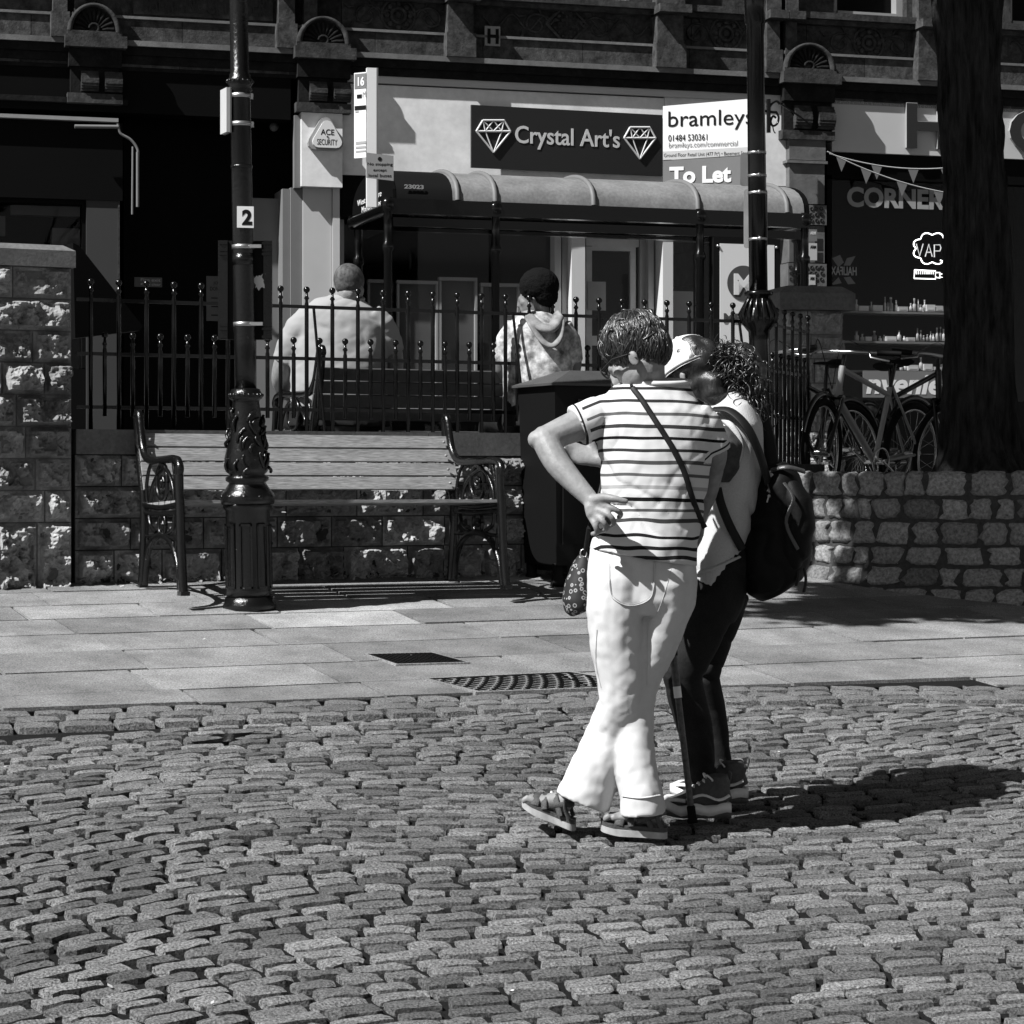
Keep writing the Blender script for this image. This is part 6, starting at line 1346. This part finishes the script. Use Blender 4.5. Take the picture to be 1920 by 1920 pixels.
# trainers
def trainer(heel, toe, label):
    d = (toe-heel); L = d.length; d.normalize(); sd = Vector((-d.y, d.x, 0)).normalized(); U = Vector((0, 0, 1)); w = .046; X = lambda t, s_, h: heel+d*L*t+sd*s_*w+U*h
    t = thing('trainer', heel, label, 'shoe', None); out = [(-.04, 0), (-.02, .6), (.1, .85), (.35, .8), (.6, 1.0), (.85, 1.0), (1.0, .65), (1.05, 0), (1.0, -.65), (.85, -1), (.6, -.95), (.35, -.78), (.1, -.85), (-.02, -.6)]
    ol = bez([Vector((x, y, 0)) for x, y in out+[out[0]]], 4)[:-1]; n = len(ol)
    for h0, h1, g0, g1, nm, m in ((0, .012, 1.0, 1.04, 'outsole', 'shoe'), (.0125, .042, 1.08, .98, 'midsole', 'solew')):
        b = MB(); wv = lambda p: .006*math.sin(p.x*14)+.008*max(0, p.x-.8)*4+.008*max(0, .2-p.x)*4; vs = [X(p.x, p.y*g0, h0+(wv(p) if h0 else .006*max(0, p.x-.8)*5)) for p in ol]+[X(p.x, p.y*(g0+g1)/2*1.03, (h0+h1)/2+wv(p)*.8) for p in ol]+[X(p.x, p.y*g1, h1+wv(p)) for p in ol]
        b.add(vs, [tuple(range(n))[::-1], tuple(range(2*n, 3*n))]+[(i+k*n, (i+1) % n+k*n, n+(i+1) % n+k*n, n+i+k*n) for i in range(n) for k in (0, 1)], 1, True); b.build(nm, m, t)
    ub = Body(); ub.loft([(X(.02, 0, .075), .030, .048, sd), (X(.12, 0, .08), .038, .052, sd), (X(.3, 0, .078), .040, .048, sd), (X(.5, 0, .066), .042, .036, sd), (X(.75, 0, .052), .044, .022, sd), (X(.92, 0, .045), .036, .014, sd)], 18); ub.loft([(X(.1, 0, .05), .04, .036, sd), (X(.17, 0, .10), .043, .036, sd), (X(.18, 0, .135), .045, .037, sd)], 16)
    up_ = skin(ub, 'upper', 'shoe', t, .006, 3, lambda p, n_: .002*nz(p.x, p.y, p.z, 60))
    for t0, h, s_ in ((.36, .112, .6), (.44, .103, .62), (.52, .093, .64), (.6, .083, .64)):
        b = MB(); b.tube(bez([X(t0, -s_*.9, h-.022), X(t0+.02, -.3, h+.002), X(t0+.03, .3, h+.002), X(t0, s_*.9, h-.022)], 3), .0045, 5); b.build('lace', 'solew', t)
    b = MB()
    for s_ in (1, -1): b.tube(bez([X(.34, 0, .118), X(.36, .55*s_, .135), X(.28, .75*s_, .12), X(.32, 0, .118)], 5), .0035, 5)
    b.build('lace_bow', 'solew', t)
    for s_ in (1, -1):
        b = MB(); b.tube(bez([X(.02, .88*s_, .075), X(.2, .98*s_, .06), X(.45, 1.0*s_, .075), X(.7, 1.0*s_, .058)], 4), .006, 6, flat=.5); b.tube(bez([X(.72, 1.0*s_, .055), X(.9, .85*s_, .058), X(1.0, .3*s_, .05)], 4), .008, 6, flat=.5); b.build('side_flash', 'solew', t)
    b = MB(); b.tube(bez([X(-.02, 0, .11), X(-.05, 0, .14), X(-.01, 0, .145)], 3), .005, 5, flat=.5); b.build('pull_tab', 'shoe', t)
trainer(G(1365, 1532), G(1246, 1530), 'near chunky black and white trainer beside the cane tip')
q0 = G(1398, 1504); trainer(q0, q0+Vector((-.235, .04, 0)), 'far chunky black and white trainer, heel showing behind the other')
# walking cane
ct = G(1299, 1543); ctop = B(1243, 1062, -.24); cn = thing('walking_cane', ct, 'slim dark walking cane with rubber tip planted between the couple', 'walking cane')
ct2 = ct+Vector((0, 0, .006)); dv = (ctop-ct2); b = MB(); b.lathe(ct, [(.0165, 0), (.0165, .012), (.014, .014), (.0135, .05), (.0115, .055)], 14, dv.normalized()); b.build('rubber_tip', 'rubber', cn)
cm = mat('patterned_cane', .055, .45, nscale=70, namt=1.2); b = MB(); b.tube([ct+dv*.06, ct+dv*.52], .0105, 10); b.build('lower_shaft', cm, cn); b = MB(); b.tube([ct+dv*.52, ct+dv*.99], .0125, 10); b.build('upper_shaft', cm, cn)
b = MB(); b.tube([ct+dv*.655, ct+dv*.685], .0150, 10); b.build('collar', 'rubber', cn); b = MB(); b.tube([ct+dv*.49, ct+dv*.535], .0128, 10); b.build('label_band', 'white', cn); b = MB(); b.tube(bez([ctop+Vector((.05, 0, .0)), ctop+Vector((0, 0, .012)), ctop+Vector((-.07, 0, .0))], 4), .013, 8); b.build('handle', 'strap', cn)
# backpack
bk = thing('backpack', B(1450, 1120, -.05), 'black backpack hanging low from the shoulders of the person in the white cap', 'backpack')
kb2 = Body(); kb2.loft([(B(1447, 872, -.03), .045, .09), (B(1455, 895, -.03), .075, .12), (B(1462, 940, -.03), .098, .135), (B(1456, 990, -.03), .118, .14), (B(1450, 1040, -.03), .124, .145), (B(1443, 1080, -.03), .108, .135), (B(1444, 1105, -.03), .078, .11), (B(1450, 1118, -.03), .045, .07)], 26)
def bkf(p, n): return -(foldf(20, .020, (.8, 0, .6), 6)(p, n)+foldf(34, .008, (-.4, 0, 1), 2)(p, n))
bp2 = skin(kb2, 'bag', 'bagm', bk, .009, 3, bkf)
pk = Body(); pk.loft([(B(1480, 905, -.10), .030, .05), (B(1490, 940, -.11), .058, .075), (B(1492, 990, -.11), .066, .085), (B(1486, 1035, -.11), .060, .08), (B(1478, 1062, -.10), .036, .05)], 20); skin(pk, 'front_pocket', 'sheen' if False else 'bagm', bk, .008, 3, bkf)
b = MB(); b.tube(bez([B(1470, 905, -.19), B(1488, 935, -.21), B(1474, 980, -.215), B(1496, 1030, -.20)], 5), [.008]*16, 8, flat=.35); b.build('pocket_sheen', 'sheen', bk)  # grey strip stands in for the sheen on the front pocket
b = MB(); b.tube(bez([B(1446, 882, -.12), B(1475, 876, -.15), B(1508, 884, -.12)], 5), .010, 8, flat=.6); b.build('top_handle', 'sheen', bk)
def strapp(pts, r, nm, m='strap'): b = MB(); b.tube(bez(pts, 6), r, 8, flat=.3, up=(1, 0, .3)); b.build(nm, m, bk)
strapp([B(1336, 768, -.13), B(1368, 770, -.17), B(1400, 800, -.20), B(1424, 850, -.18), B(1440, 905, -.14)], .019, 'shoulder_strap'); strapp([B(1345, 915, -.19), B(1352, 945, -.20), B(1368, 985, -.19), B(1392, 1030, -.15)], .014, 'lower_strap')
strapp([B(1424, 760, .05), B(1440, 820, .04), B(1450, 880, .0)], .022, 'far_shoulder_strap')
for x, y0, y1 in ((1494, 1050, 1098), (1508, 1066, 1110)): b = MB(); b.tube(bez([B(x, y0, -.12), B(x+3, (y0+y1)/2, -.13), B(x-1, y1, -.12)], 4), .008, 6, flat=.4); b.build('webbing_tail', 'strap', bk)
b = MB(); b.ball(B(1442, 930, -.17), .006, 8); b.tube([B(1441, 932, -.17), B(1438, 942, -.17)], .003, 5); b.build('zip_pull', 'steel', bk)

# ===== seated people behind the railing =====
def C(px, py, d=0): return P(px, py, 12.95+d)
sC = F/12.95; c_ = lambda x: x/sC
def legs(bd, jb, cx, w, zs):
    for s_ in (-1, 1):
        hip = C(cx+s_*w, 800, .08); kn = hip+Vector((-.15+.02*s_, .42, .02)); ank = kn+Vector((0, .06, -.40)); jb.limb([hip, kn, ank], [.085, .07, .05]); bd.limb([C(cx, 740), hip, kn, ank, ank+Vector((0, .16, -.04))], [.06, .05, .045, .035, .03])
wc = thing('person', C(640, 850), 'broad seated man in pale grey T-shirt with cropped hair, back turned', 'person')
bd = Body(); hcC = C(656, 538, .0); f3, r3, u3 = head(bd, hcC, (.28, .92, -.25), (-.02, .25, 1), 1.02); bd.limb([C(650, 585), C(652, 562), hcC-u3*.05-f3*.02], [.078, .07, .065])
bd.limb([C(560, 625, .0), C(538, 672, .04), C(527, 712, .10), C(535, 740, .28)], [.075, .066, .055, .035]); bd.limb([C(715, 618, .0), C(735, 660, .05), C(735, 705, .14), C(700, 735, .32)], [.07, .06, .05, .035])
hand(bd, C(535, 740, .28), (.3, .9, -.3), (1, 0, 0), (0, 0, -1)); hand(bd, C(700, 735, .32), (-.3, .9, -.3), (-1, 0, 0), (0, 0, -1)); bd.limb([C(645, 600), C(640, 780)], [.1, .12]); bd.limb([C(560, 625), C(645, 620), C(715, 618)], [.06, .08, .06])
jb = Body(); jb.loft([(C(636, 740), c_(92), .16), (C(636, 800), c_(96), .18)], 20); legs(bd, jb, 636, 48, 0)
skin(bd, 'body', 'skin', wc, .010, 3)
skin(jb, 'trousers', 'jean', wc, .012, 3)
tb3 = Body(); tb3.loft([(C(650, 556), c_(30), .07), (C(648, 570), c_(58), .11), (C(643, 592), c_(82), .14), (C(640, 625), c_(88), .155), (C(637, 670), c_(90), .17), (C(635, 715), c_(92), .18), (C(635, 765), c_(92), .18)], 28)
tb3.loft([(C(592, 600), .11, .10), (C(566, 622, .01), .105, .095), (C(549, 652, .03), .095, .088), (C(538, 680, .05), .086, .08)], 20); tb3.loft([(C(690, 598), .10, .095), (C(712, 615, .01), .095, .09), (C(726, 640, .03), .086, .082), (C(733, 662, .05), .078, .075)], 20)
def cf_(p, n): return -(foldf(30, .007, (.75, 0, 1), 3, .15)(p, n)+foldf(44, .005, (-.8, 0, 1), 6, .25)(p, n)*.8)
skin(tb3, 'tee_shirt', 'tee', wc, .010, 4, cf_)
b = MB(); b.tube([C(651+30*math.cos(t), 561+4*math.sin(t), -.075*math.sin(t)) for t in [i*math.pi/12 for i in range(25)]], .012, 7); b.build('collar', 'tee', wc)
hb3 = Body(); ellb(hb3, hcC+u3*.034-f3*.016, f3, r3, u3, .103, .084, .094); ellb(hb3, hcC-f3*.04-u3*.01, f3, r3, u3, .065, .070, .05)
skin(hb3, 'hair', mat('cropped_grey_hair', .06, .7, nscale=45, namt=1.3, bscale=150, bstr=.9, bdist=.004), wc, .008, 2)
wd = thing('person', C(1008, 850), 'seated youth with round dark afro and pale tie-dye hooded top, face turned left', 'person')
bd = Body(); hcD = C(1003, 556, .0); f4, r4, u4 = head(bd, hcD, (-.93, .30, -.10), (-.08, .05, 1), .95); bd.limb([C(1016, 600), C(1014, 585), hcD-u4*.05-f4*.02], [.052, .048, .055])
bd.limb([C(1010, 620), C(1008, 780)], [.08, .1]); bd.limb([C(950, 635, .02), C(1010, 625), C(1068, 635, .02)], [.045, .07, .045]); bd.limb([C(950, 635, .02), C(942, 690, .06), C(965, 730, .22)], [.05, .045, .03]); bd.limb([C(1068, 635, .02), C(1075, 690, .06), C(1050, 730, .22)], [.05, .045, .03]); hand(bd, C(965, 730, .22), (.3, .9, -.1), (1, 0, 0), (0, 0, -1)); hand(bd, C(1050, 730, .22), (-.3, .9, -.1), (-1, 0, 0), (0, 0, -1))
jb = Body(); jb.loft([(C(1008, 740), c_(66), .14), (C(1008, 800), c_(68), .16)], 20); legs(bd, jb, 1008, 32, 0)
skin(bd, 'body', mat('brown_skin', .17, .45, spec=.4), wd, .010, 3); skin(jb, 'trousers', 'jean', wd, .012, 3)
tb4 = Body(); tb4.loft([(C(1016, 585), c_(28), .07), (C(1013, 600), c_(48), .10), (C(1009, 622), c_(63), .125), (C(1008, 660), c_(67), .14), (C(1008, 710), c_(66), .15), (C(1008, 765), c_(66), .15)], 24)
tb4.loft([(C(970, 612), .07, .075), (C(952, 640, .02), .07, .07), (C(943, 680, .05), .062, .062)], 18); tb4.loft([(C(1050, 612), .07, .075), (C(1066, 640, .02), .07, .07), (C(1074, 680, .05), .062, .062)], 18)
skin(tb4, 'tie_dye_top', mat('tie_dye_cotton', .34, .85, nscale=13, namt=1.3, n2=26, n2amt=.5), wd, .010, 4, cf_)
b = MB(); b.tube(bez([C(988, 592, -.08), C(1000, 615, -.13), C(1018, 640, -.155), (C(1036, 648, -.16)), C(1048, 635, -.14), C(1052, 605, -.10), C(1042, 588, -.05)], 6), [.026]*37, 10, flat=.5); b.tube(bez([C(992, 594, -.08), C(1012, 612, -.12), C(1034, 616, -.13), C(1046, 596, -.08)], 5), [.04]*16, 10, flat=.6); b.build('hood', mat('hood_cotton', .2, .9, nscale=20, namt=.6, bscale=30, bstr=.5), wd)
hb4 = Body(); ellb(hb4, hcD+u4*.055-f4*.03, f4, r4, u4, .112, .108, .102); ellb(hb4, hcD-f4*.06+u4*.0, f4, r4, u4, .07, .085, .07)
h4 = skin(hb4, 'afro_hair', mat('afro_hair', .006, .9, spec=.1, bscale=120, bstr=1, bdist=.01), wd, .008, 2, lambda p, n: .003*nz(p.x, p.y, p.z, 30)+.005*nz(p.x, p.y, p.z, 110))
